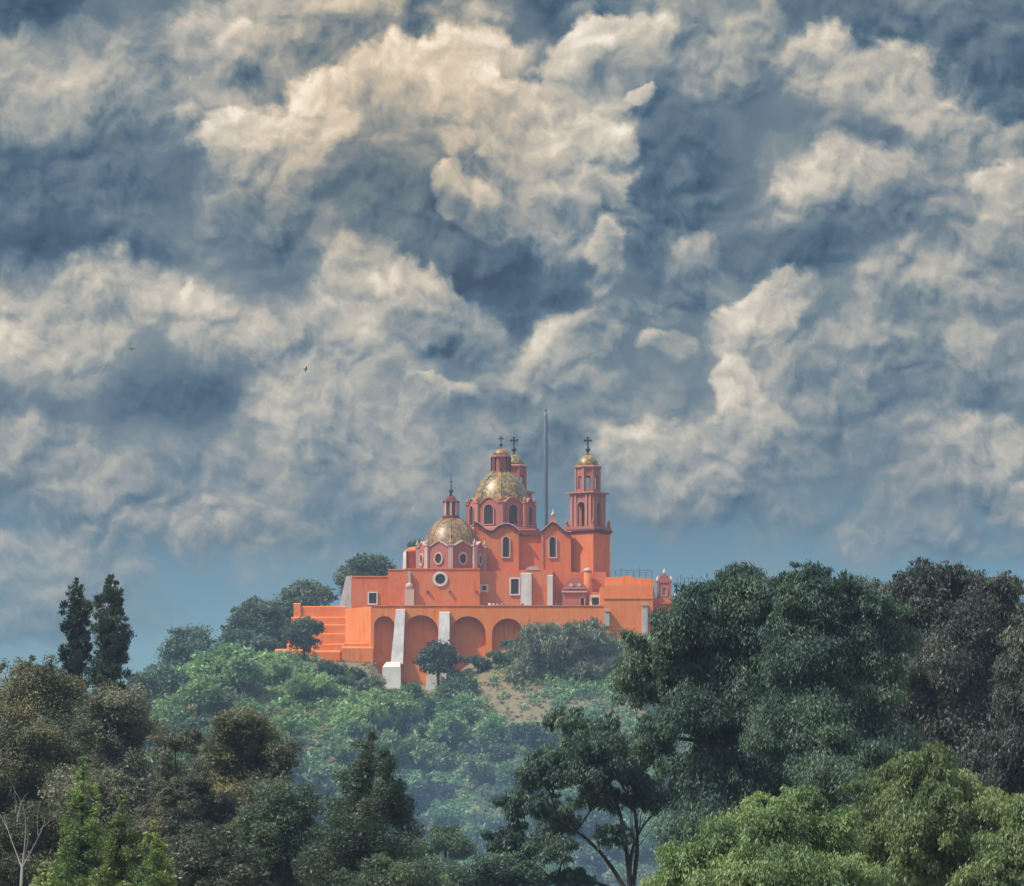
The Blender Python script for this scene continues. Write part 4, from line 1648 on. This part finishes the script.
# dry grass tufts and stones on the bare ground close under the wall
M['straw'] = leaf('straw_blade', (.12, .10, .05), (.22, .18, .10), (.34, .28, .16), .2, .6)
dg_ = []
for _ in range(1500):
    X, Y = rng.uniform(-32, 24), rng.uniform(738, 779)
    dg_.append((X, Y, hill_z(X, Y) + .1, .35, .35, .22))
v, q = leaves(dg_, 16, .10, rng, 'up', 3.0)
dgo = numpy_mesh('dry_grass', v, q, [M['straw']])
dgo['kind'] = 'stuff'
dgo['label'] = 'straw-coloured dry grass on the bare slope under the wall'
mb = MB()
for _ in range(420):
    X, Y = rng.uniform(-30, 22), rng.uniform(742, 779)
    r = float(rng.uniform(.12, .5))
    z = hill_z(X, Y)
    c8 = [(X + sx * r * rng.uniform(.6, 1.1), Y + sy * r * rng.uniform(.6, 1.1), z + sz * r * rng.uniform(.5, .8)) for sx, sy, sz in
          ((-1, -1, -1), (1, -1, -1), (1, 1, -1), (-1, 1, -1), (-.6, -.6, 1), (.6, -.6, 1), (.6, .6, 1), (-.6, .6, 1))]
    mb.hexa(c8[:4], c8[4:])
M['stone'] = plaster('grey_brown_stone', (.24, .20, .15), (.16, .13, .10), stain=.9)
sto = mb.build('rubble', M['stone'])
sto['kind'] = 'stuff'
sto['label'] = 'grey-brown rubble scattered on the bare slope under the wall'

# ------------------------------------------------------------------ trees and bushes on the slope
def hill_proto(kind, seed):
    rng = np.random.default_rng(seed)
    R_ = 3.6
    lob = []
    n = 5 if kind != 'low' else 4
    for k in range(n):
        a = rng.uniform(0, 6.28)
        d = rng.uniform(.2, .62) * R_
        r = R_ * rng.uniform(.42, .66)
        lob.append((d * math.cos(a), d * math.sin(a), (R_ * rng.uniform(.55, 1.15) if kind != 'low' else R_ * rng.uniform(.3, .55)), r, r, r * (.8 if kind != 'low' else .6)))
    cl_ = fill_lobes(lob, rng, .75, .34, .45)
    mb = MB()
    mb.smooth = True
    f = (0, 0, R_ * .35)
    limb(mb, (0, 0, -1.2), f, .22, .16, rng, 4, .04)
    for l in lob:
        limb(mb, f, l[:3], .12, .04, rng, 4, .08)
    t = mb.build('trunk', M['bark'], None, fix=False)
    v, q = leaves(cl_, 2600 / len(cl_) + 8, .20, rng, 'bushy', 2.2)
    cr = numpy_mesh('crown', v, q, [M['leaf_hill']])
    me_t, me_c = t.data, cr.data
    bpy.data.objects.remove(t)
    bpy.data.objects.remove(cr)
    return me_t, me_c


KINDS = {
    'light': dict(mat='leaf_hill', text='light green rounded tree', protos=[hill_proto('round', s) for s in (1, 2, 3)]),
    'deep': dict(mat='leaf_deep', text='dark bluish green tree', protos=[hill_proto('round', s) for s in (11, 12)]),
    'low': dict(mat='leaf_silver', text='low grey-green bush', protos=[hill_proto('low', s) for s in (21, 22)]),
}
for kd in KINDS.values():
    for mt, mc in kd['protos']:
        mc.materials.clear()
        mc.materials.append(M[kd['mat']])

COLS = [(0, 215, 'below the blue-green tree on the ridge'), (215, 285, 'below the end of the stepped wall'), (285, 345, 'below the stepped orange wall'),
        (345, 405, 'below the taller white buttress'), (405, 450, 'below the dark tree at the wall foot'), (450, 500, 'below the third blind arch'),
        (500, 560, 'below the silvery tree by the wall'), (560, 720, 'beside the big dark tree')]
ORD = ['topmost', 'second', 'third', 'fourth', 'fifth', 'sixth', 'seventh', 'eighth', 'ninth', 'tenth', 'eleventh', 'twelfth', 'thirteenth', 'fourteenth']
rng = np.random.default_rng(4242)
cand = []
for yi, Yr in enumerate(np.linspace(768, 684, 17)):
    step = 5.3 + yi * .08
    x = -74 + (yi % 2) * 3.2
    while x < 40:
        X = x + rng.uniform(-1.8, 1.8)
        Y = Yr + rng.uniform(-3, 3)
        x += step * rng.uniform(.8, 1.25)
        px_ = 512 + X * F / Y
        gz = hill_z(X, Y)
        py_ = HORIZON - (gz + 2.4) * F / Y
        if px_ < 128 or px_ > 655 or py_ > 900:
            continue
        if Y > 750 and 268 < px_ < 345:
            continue
        if Y > 761 and 340 < px_ < 455:
            continue
        if Y > 744 and 462 < px_ < 640:
            continue
        if py_ > 800 and px_ < 250:
            continue
        u = rng.random()
        kd = 'light' if u < .52 else ('deep' if u < .80 else 'low')
        sc_ = rng.uniform(.85, 1.4) if kd != 'low' else rng.uniform(.6, 1.0)
        cand.append((py_, px_, X, Y, gz, kd, sc_))
# hand-placed: bushes at the foot of the wall
for px_, Y, kd, sc_ in ((331, 768, 'deep', .8), (353, 768, 'deep', .7), (318, 762, 'light', .75), (296, 760, 'light', .75), (283, 766, 'light', .7), (345, 766, 'light', .5), (404, 765, 'light', .75), (424, 763, 'deep', .8),
                        (447, 766, 'light', .7), (478, 771, 'deep', .62), (497, 770, 'deep', .7), (514, 772, 'deep', .7), (460, 770, 'deep', .6), (462, 762, 'deep', .95), (390, 769, 'light', .62), (411, 769, 'light', .6), (372, 766, 'low', .8), (380, 762, 'light', .75)):
    X = PX(px_, Y)
    gz = hill_z(X, Y)
    cand.append((HORIZON - (gz + 2.4) * F / Y, px_, X, Y, gz, kd, sc_))
cand.sort()
count = {}
used = {}
for (py_, px_, X, Y, gz, kd, sc_) in cand:
    where = next(t for a, b, t in COLS if a <= px_ < b)
    k = count.get((where, kd), 0)
    count[(where, kd)] = k + 1
    info = KINDS[kd]
    lab = '%s %s on the slope %s' % (ORD[min(k, 13)], info['text'], where)
    if k == 1:
        lab = 'topmost ' + lab[len('topmost '):]
    mt, mc = info['protos'][int(rng.integers(len(info['protos'])))]
    root = thing('hillside_bush' if kd == 'low' else 'hillside_tree', (X, Y, gz - .3), lab, 'bush' if kd == 'low' else 'tree', 'green trees and bushes on the church hill')
    root.rotation_euler = (0, 0, rng.uniform(0, 6.28))
    root.scale = (sc_ * rng.uniform(.9, 1.15), sc_ * rng.uniform(.9, 1.15), sc_ * rng.uniform(.85, 1.2))
    for nm, me in (('trunk', mt), ('crown', mc)):
        c = bpy.data.objects.new(nm, me)
        COL.objects.link(c)
        c.parent = root

# trees standing on the hilltop, against the sky
HG = 'trees on the hilltop beside the church'
hz = lambda px_, Y: float(hill_z(PX(px_, Y), Y))
tree('hilltop_tree', 'blue-green broad tree alone at the lower end of the ridge', 'tree', 796, 192, [(190, 650, 28, 21), (173, 658, 18, 16), (210, 657, 18, 18), (190, 638, 22, 14), (192, 668, 36, 14), (165, 672, 20, 12), (222, 668, 20, 14)], M['leaf_deep'], 101, HG, leaf_px=3.0, ground=hz(192, 796), k=.9, cover=3.6)
tree('hilltop_tree', 'dark flat-topped tree between the blue-green tree and the round-topped one', 'tree', 800, 256, [(258, 613, 24, 13), (241, 620, 15, 12), (274, 622, 14, 11), (258, 606, 16, 9), (256, 630, 26, 16), (240, 634, 18, 14), (276, 636, 16, 16)], M['leaf_dark'], 102, HG, leaf_px=3.0, ground=hz(256, 800), trunk_r=.35)
tree('hilltop_tree', 'low feathery tree under the dark flat-topped one', 'tree', 790, 238, [(242, 645, 22, 14), (228, 640, 14, 12), (262, 648, 20, 16), (245, 660, 28, 16), (222, 655, 18, 16), (270, 660, 18, 14)], M['leaf_deep'], 103, HG, leaf_px=3.0, ground=hz(238, 790))
tree('hilltop_tree', 'dark round-topped tree behind the stepped orange wall', 'tree', 815, 306, [(306, 593, 24, 14), (289, 599, 15, 13), (323, 597, 15, 14), (304, 608, 28, 16), (285, 612, 18, 16), (300, 626, 28, 16)], M['leaf_dark'], 104, HG, leaf_px=3.0, ground=hz(306, 815), cover=4)
tree('hilltop_tree', 'dark tree standing behind the vestry roof', 'tree', 822, 362, [(366, 569, 22, 14), (349, 574, 14, 14), (383, 568, 13, 12), (365, 563, 16, 9), (352, 586, 16, 16), (368, 580, 26, 14)], M['leaf_dark'], 105, HG, leaf_px=3.0, ground=hz(362, 822), cover=4)
tree('hilltop_tree', 'small dark treetop behind the red stair turret', 'tree', 826, 417, [(416, 545, 8, 6), (420, 552, 8, 7)], M['leaf_dark'], 106, HG, leaf_px=2.6, ground=hz(417, 826), cover=4)
tree('wall_tree', 'small round clipped tree before the stepped orange wall', 'tree', 776, 305, [(305, 631, 18, 13), (295, 636, 12, 9), (315, 629, 11, 9), (300, 640, 13, 9), (306, 624, 12, 8), (305, 644, 16, 9), (292, 633, 9, 8)], M['leaf_dark'], 107, None, leaf_px=2.6, ground=hz(305, 776), cover=4.4, trunk_r=.22)
tree('wall_tree', 'dark spreading tree at the wall foot between the two white buttresses', 'tree', 771, 438, [(437, 655, 19, 14), (446, 652, 13, 10), (424, 662, 12, 11), (451, 660, 11, 12), (436, 668, 18, 9)], M['leaf_cypress'], 108, None, leaf_px=2.7, ground=hz(438, 771), cover=4.4, trunk_r=.22)
tree('pepper_tree', 'silvery broad-crowned tree against the retaining wall', 'tree', 764, 568, [(565, 640, 42, 20), (535, 652, 32, 20), (602, 652, 32, 22), (560, 668, 50, 22), (590, 632, 30, 14), (545, 634, 28, 14), (617, 668, 22, 18), (522, 670, 22, 16), (585, 672, 40, 18)], M['leaf_silver'], 109, None, style='weep', leaf_px=2.8, cover=2.2, ground=hz(568, 764), k=.8, clump=.26, trunk_r=.35, bark='pale_bark')


# ------------------------------------------------------------------ trees of the town in front
conifer('cypress', 'tall dark ragged cypress with a loose tuft at its tip', 'tree', 250, 77, 577, 715, 20, M['leaf_cypress'], 201, 'pair of dark cypresses', leaf_px=2.13, cover=6.2, prof=lambda t: min(1, .62 + .5 * t) * (1 - t ** 3.2) ** .6 * (0.9 + .12 * math.sin(t * 19)), shaggy=.3)
conifer('cypress', 'tall dark cypress with the broader unbroken column, twin of the tufted one', 'tree', 246, 110, 574, 715, 23, M['leaf_cypress'], 202, 'pair of dark cypresses', leaf_px=2.13, cover=6.4, prof=lambda t: min(1, .75 + .3 * t) * (1 - t ** 3) ** .6 * (0.92 + .1 * math.sin(t * 23 + 1)), shaggy=.28)
LG = 'trees of the town below the hill'
tree('broad_tree', 'big olive-brown tree under the pair of cypresses', 'tree', 215, 36, [(40, 700, 42, 38), (0, 720, 40, 44), (75, 705, 34, 34), (30, 760, 60, 50), (85, 760, 40, 44), (-20, 770, 40, 50), (20, 676, 26, 22), (50, 820, 60, 50), (-10, 840, 50, 60), (40, 885, 70, 50)], M['leaf_brown'], 203, LG, leaf_px=2.38, cover=4.6, trunk_r=.4)
tree('broad_tree', 'rusty brown tree to one side of the cypress feet', 'tree', 205, 118, [(115, 710, 34, 30), (95, 735, 30, 30), (138, 735, 26, 32), (118, 770, 38, 40), (150, 790, 26, 40), (90, 800, 40, 40), (120, 850, 60, 60), (100, 900, 60, 40)], M['leaf_rust'], 204, LG, leaf_px=2.38, cover=4.6, trunk_r=.35)
tree('thin_tree', 'thin grey-brown tree with sparse foliage between two fuller brown trees', 'tree', 195, 178, [(175, 745, 28, 24), (165, 785, 30, 30), (195, 790, 26, 34), (205, 815, 34, 34), (155, 835, 34, 34), (175, 830, 40, 40), (205, 850, 34, 36), (160, 870, 34, 30), (185, 895, 60, 34), (180, 810, 34, 40)], M['leaf_rust'], 205, LG, leaf_px=2.21, cover=3.8, k=1, clump=.26, trunk_r=.16)
tree('broad_tree', 'golden-olive full crowned tree with lit upper leaves', 'tree', 200, 246, [(245, 728, 36, 28), (220, 752, 28, 28), (272, 752, 26, 32), (245, 775, 40, 36), (265, 800, 34, 34), (230, 805, 36, 36), (240, 860, 46, 50)], M['leaf_brown'], 206, LG, leaf_px=2.38, cover=5.3, trunk_r=.33)
tree('bushy_tree', 'dark green bushy tree beneath the golden-olive one', 'tree', 170, 285, [(285, 815, 40, 34), (262, 845, 36, 34), (305, 850, 36, 36), (280, 880, 50, 34), (225, 880, 40, 30)], M['leaf_dark'], 207, LG, leaf_px=2.46, cover=5.0, trunk_r=.25)
conifer('pointed_tree', 'dark green pointed tree with broad skirts before the hazy slope', 'tree', 165, 366, 728, 915, 56, M['leaf_dark'], 208, LG, leaf_px=2.46, cover=9.7, prof=lambda t: min(1, 1.2 * (1 - t) ** .62), lean=.15, shaggy=.35, style='bushy')
tree('small_tree', 'small round tree with a bare stem at the foot of the slope', 'tree', 300, 444, [(444, 845, 24, 16), (425, 855, 16, 14), (464, 852, 16, 14), (446, 832, 16, 10), (440, 874, 30, 18), (462, 880, 24, 16)], M['leaf_deep'], 209, LG, leaf_px=2.21, cover=4.4, trunk_r=.2)
tree('garden_shrub', 'yellow-green shrub lit at the very bottom under the small round tree', 'shrub', 240, 452, [(452, 887, 26, 10), (480, 892, 22, 10), (425, 892, 22, 10)], M['leaf_lime'], 210, None, leaf_px=2.21, cover=5.0, trunk_r=.15)
tree('scrub_bush', 'grey-brown tangled bush filling the gap between the firs and the dark bushy tree', 'bush', 150, 205,
     [(205, 862, 40, 32), (175, 880, 40, 30), (232, 885, 34, 28), (195, 840, 26, 22)], M['leaf_rust'], 215, None, leaf_px=2.6, cover=4.2, trunk_r=.12)
tree('scrub_bush', 'dark olive bush behind the bleached leafless tree', 'bush', 165, 30,
     [(20, 840, 44, 40), (55, 850, 40, 40), (-10, 870, 40, 40), (40, 885, 60, 30)], M['leaf_brown'], 216, None, leaf_px=2.6, cover=4.2, trunk_r=.12)
tree('scrub_bush', 'dark green bush at the foot of the pointed tree, next to the small round tree', 'bush', 150, 405,
     [(400, 880, 36, 24), (425, 893, 34, 18), (375, 888, 40, 24)], M['leaf_dark'], 217, None, leaf_px=2.6, cover=4.2, trunk_r=.12)
tree('scrub_bush', 'grey-green bush at the bottom between the yellow-green shrub and the leaning feathery tree', 'bush', 180, 500,
     [(498, 868, 26, 24), (480, 885, 30, 18), (515, 885, 30, 22)], M['leaf_pepper'], 218, None, leaf_px=2.6, cover=4.2, trunk_r=.12)
# young firs, bright in the sun
FG = 'young bright green firs'
conifer('young_fir', 'tallest bright green young fir of the cluster', 'fir', 120, 83, 757, 935, 38, M['leaf_fir'], 211, FG, leaf_px=2.38, cover=6.4, prof=lambda t: (1 - t) ** .62, shaggy=.3, style='bushy')
conifer('young_fir', 'bright green young fir of middle height in the cluster', 'fir', 116, 122, 795, 935, 35, M['leaf_fir'], 212, FG, leaf_px=2.38, cover=6.4, prof=lambda t: (1 - t) ** .6, shaggy=.3, style='bushy')
conifer('young_fir', 'shorter young fir on the hill side of the cluster', 'fir', 113, 153, 820, 935, 30, M['leaf_fir'], 213, FG, leaf_px=2.38, cover=6.4, prof=lambda t: (1 - t) ** .6, shaggy=.3, style='bushy')
conifer('young_fir', 'lowest young fir, only its tip showing beside the tallest', 'fir', 111, 46, 862, 940, 30, M['leaf_fir'], 214, FG, leaf_px=2.38, cover=6.4, prof=lambda t: (1 - t) ** .6, shaggy=.3, style='bushy')
# dead bleached branches
Yd = 150
dt = thing('dead_tree', (PX(22, Yd), Yd, GROUND), 'bleached leafless tree with forked pale branches', 'tree')
mb = MB()
mb.smooth = True
rng = np.random.default_rng(31)
bz = Vector((PX(22, Yd), Yd, GROUND))
forkp = W(22, 868, Yd)
limb(mb, bz, forkp, .08, .045, rng, 6, .03)
for (ax, ay), (bx_, by_), r in (((22, 868), (14, 790), .06), ((22, 868), (46, 818), .055), ((22, 868), (2, 815), .055), ((16, 810), (8, 775), .03), ((17, 822), (27, 792), .03), ((38, 835), (40, 800), .025), ((40, 830), (58, 815), .025), ((8, 830), (-6, 800), .03), ((22, 868), (26, 825), .04)):
    a_, b_ = W(ax, ay, Yd), W(bx_, by_, Yd)
    b_.y += rng.uniform(-.6, .6)
    limb(mb, a_, b_, r * .45, r * .1, rng, 6, .12)
mb.build('branches', M['pale_bark'], dt, fix=False)

# the feathery grey-green tree left of the great dark one, its limbs bare low down
tree('pepper_tree', 'grey-green feathery tree leaning out with bare dark limbs low down', 'tree', 190, 655,
     [(585, 742, 30, 26), (548, 775, 34, 26), (618, 770, 30, 26), (562, 722, 24, 18), (602, 728, 22, 18), (528, 808, 32, 22), (592, 800, 32, 20), (643, 795, 26, 26), (512, 845, 30, 24), (548, 850, 32, 22), (520, 888, 40, 24), (568, 768, 34, 26), (560, 825, 28, 20), (640, 760, 26, 22), (575, 880, 26, 16), (655, 735, 26, 22), (665, 800, 26, 28), (612, 838, 24, 16), (600, 760, 44, 34)],
     M['leaf_pepper'], 221, LG, style='weep', leaf_px=2.45, cover=3.0, k=.9, clump=.25, trunk_r=.2, fork=.1, ragged=4, jit=.8)
# the great dark group on the right
DG = 'great dark trees'
tree('pepper_tree', 'great dark weeping tree reaching out in front of the church terrace', 'tree', 180, 742,
     [(735, 600, 46, 34), (690, 630, 44, 34), (765, 625, 50, 40), (660, 668, 46, 28), (715, 665, 56, 40), (775, 680, 60, 46), (690, 715, 44, 34), (745, 730, 60, 46), (640, 690, 28, 20), (742, 577, 26, 18), (700, 598, 26, 22), (676, 622, 22, 20), (772, 596, 34, 26), (640, 655, 30, 22), (628, 675, 22, 14), (710, 770, 46, 40), (770, 780, 60, 44), (655, 745, 30, 26), (720, 830, 60, 50), (760, 840, 60, 50), (735, 680, 50, 50)],
     M['leaf_pepper'], 222, DG, style='weep', leaf_px=2.54, cover=4.6, trunk_r=.42, k=1.2, clump=.33)
tree('pepper_tree', 'great dark weeping tree with greenish tiers in the middle of the dark group', 'tree', 172, 838,
     [(815, 605, 44, 36), (850, 625, 44, 40), (800, 660, 52, 40), (850, 690, 56, 46), (800, 720, 56, 44), (870, 745, 56, 44), (810, 580, 26, 18), (848, 590, 26, 20), (880, 640, 40, 40), (878, 605, 28, 20), (800, 576, 22, 14), (830, 780, 60, 40), (850, 830, 70, 50), (890, 790, 60, 50), (830, 640, 50, 50)],
     M['leaf_pepper'], 223, DG, style='weep', leaf_px=2.54, cover=5.0, trunk_r=.4, k=1.2, clump=.33)
tree('pepper_tree', 'great dusky grey-green tree topping the group, with a tall domed crown', 'tree', 188, 930,
     [(928, 597, 42, 34), (900, 630, 44, 38), (960, 620, 44, 40), (1000, 610, 34, 32), (935, 670, 56, 46), (990, 670, 50, 46), (900, 700, 50, 44), (960, 720, 60, 46), (1020, 640, 34, 40), (926, 578, 26, 18), (888, 596, 30, 22), (874, 612, 30, 26), (1010, 740, 50, 46), (1000, 588, 24, 18), (965, 585, 26, 20), (890, 608, 30, 24), (930, 780, 70, 50), (990, 800, 60, 50), (945, 630, 50, 50), (900, 745, 60, 50)],
     M['leaf_dusky'], 224, DG, style='weep', leaf_px=2.54, cover=4.4, trunk_r=.4, k=1.2, clump=.33)
tree('pepper_tree', 'dusky grey-green tree cut by the picture edge beside the domed crown', 'tree', 160, 1030,
     [(1030, 690, 40, 46), (1050, 640, 40, 40), (1030, 750, 40, 40), (1015, 770, 34, 30)], M['leaf_dusky'], 225, DG, style='weep', leaf_px=2.54, cover=4.6, trunk_r=.4)
# the sunlit pale green trees at the bottom right
GG = 'sunlit light green trees'
tree('light_tree', 'sunlit light green tree with the highest rounded top, under the dark trees', 'tree', 118, 925,
     [(925, 775, 40, 30), (890, 800, 44, 32), (965, 800, 44, 34), (925, 830, 60, 40), (1000, 825, 44, 40), (875, 845, 50, 36), (900, 885, 60, 34), (960, 870, 60, 40), (930, 755, 22, 14)], M['leaf_lime'], 231, GG, leaf_px=2.71, cover=5.0, trunk_r=.3, style='weep', clump=.3, k=1.2)
tree('light_tree', 'sunlit light green tree with a broad low crown beside the feathery grey-green one', 'tree', 108, 760,
     [(780, 820, 44, 28), (735, 840, 44, 28), (825, 835, 44, 32), (690, 862, 40, 26), (770, 870, 60, 36), (720, 890, 60, 30), (800, 900, 70, 30), (840, 880, 50, 34), (665, 888, 34, 22), (805, 800, 28, 16)], M['leaf_lime'], 232, GG, leaf_px=2.71, cover=5.0, trunk_r=.3, style='weep', clump=.3, k=1.2)
tree('light_tree', 'yellowish light green tree at the lower corner of the picture', 'tree', 100, 1010,
     [(1015, 850, 44, 34), (985, 880, 40, 30), (1045, 830, 44, 40)], M['leaf_lime'], 233, GG, leaf_px=2.87, cover=5.0, trunk_r=.26, style='weep', clump=.26)

# ------------------------------------------------------------------ birds
for px_, py_, Yb_, s_, yw, lab in ((132, 349, 420, .6, .3, 'tiny dark bird gliding level before the grey clouds'), (306, 369, 400, .6, 1.2, 'tiny dark bird banking steeply with one wing up')):
    mb = MB()
    mb.smooth = True
    p = W(px_, py_, Yb_)
    tl = 0 if yw < 1 else 1.1

    def bp(x, y, z):
        c, s2 = math.cos(tl), math.sin(tl)
        x, z = x * c - z * s2, x * s2 + z * c
        c, s2 = math.cos(yw), math.sin(yw)
        return (p.x + (x * c - y * s2) * s_, p.y + (x * s2 + y * c) * s_, p.z + z * s_)
    mb.tube([bp(0, -.24, 0), bp(0, -.17, .02), bp(0, -.08, .0), bp(0, .06, 0), bp(0, .18, .01), bp(0, .32, .02)], [.01, .035, .06, .07, .04, .05], 8)
    for sg in (-1, 1):
        top = [(0.05, -.08, .02), (.22, -.14, .08), (.42, -.06, .06), (.5, .06, .03), (.24, .06, .05), (.05, .1, .02)]
        mb.add([bp(sg * a, b, c) for a, b, c in top] + [bp(sg * a, b, c - .02) for a, b, c in top],
               [(0, 1, 4, 5), (1, 2, 3, 4), (6, 11, 10, 7), (7, 10, 9, 8), (0, 6, 7, 1), (1, 7, 8, 2), (2, 8, 9, 3), (3, 9, 10, 4), (4, 10, 11, 5)])
    b_ = mb.build('bird', M['iron'])
    me = b_.data
    me.transform(Matrix.Translation(-p))
    b_.location = p
    tag(b_, lab, 'bird')

# blue smoke lying in the dip between the town and the hill
rng = np.random.default_rng(9)
bm = bmesh.new()
bmesh.ops.create_icosphere(bm, subdivisions=4, radius=1.0)
for v_ in bm.verts:
    n_ = 1 + .28 * mnoise.fractal(v_.co * 1.6, 1.0, 2.0, 4)
    v_.co = Vector((v_.co.x * 30 * n_, v_.co.y * 70 * n_, v_.co.z * 13 * n_))
me = bpy.data.meshes.new('smoke')
bm.to_mesh(me)
bm.free()
smk = bpy.data.objects.new('smoke', me)
COL.objects.link(smk)
smk.location = W(575, 850, 420)
m, g, out = material('blue_smoke')
pv = g.n('ShaderNodeVolumePrincipled')
pv.inputs['Color'].default_value = (.34, .62, 1.0, 1)
pv.inputs['Density'].default_value = .0008
g.t.links.new(pv.outputs[0], out.inputs['Volume'])
me.materials.append(m)
smk['kind'] = 'stuff'
smk['label'] = 'thin blue smoke drifting at the foot of the hill'

# ------------------------------------------------------------------ air
mb = MB()
mb.box(-700, 700, -60, 1000, GROUND - 1, 92)
m, g, out = material('haze_air')
pv = g.n('ShaderNodeVolumePrincipled')
pv.inputs['Color'].default_value = (.52, .74, 1.0, 1)
pv.inputs['Density'].default_value = .00015
pv.inputs['Anisotropy'].default_value = 0.0
g.t.links.new(pv.outputs[0], out.inputs['Volume'])
hzo = mb.build('haze', m)
hzo['kind'] = 'stuff'
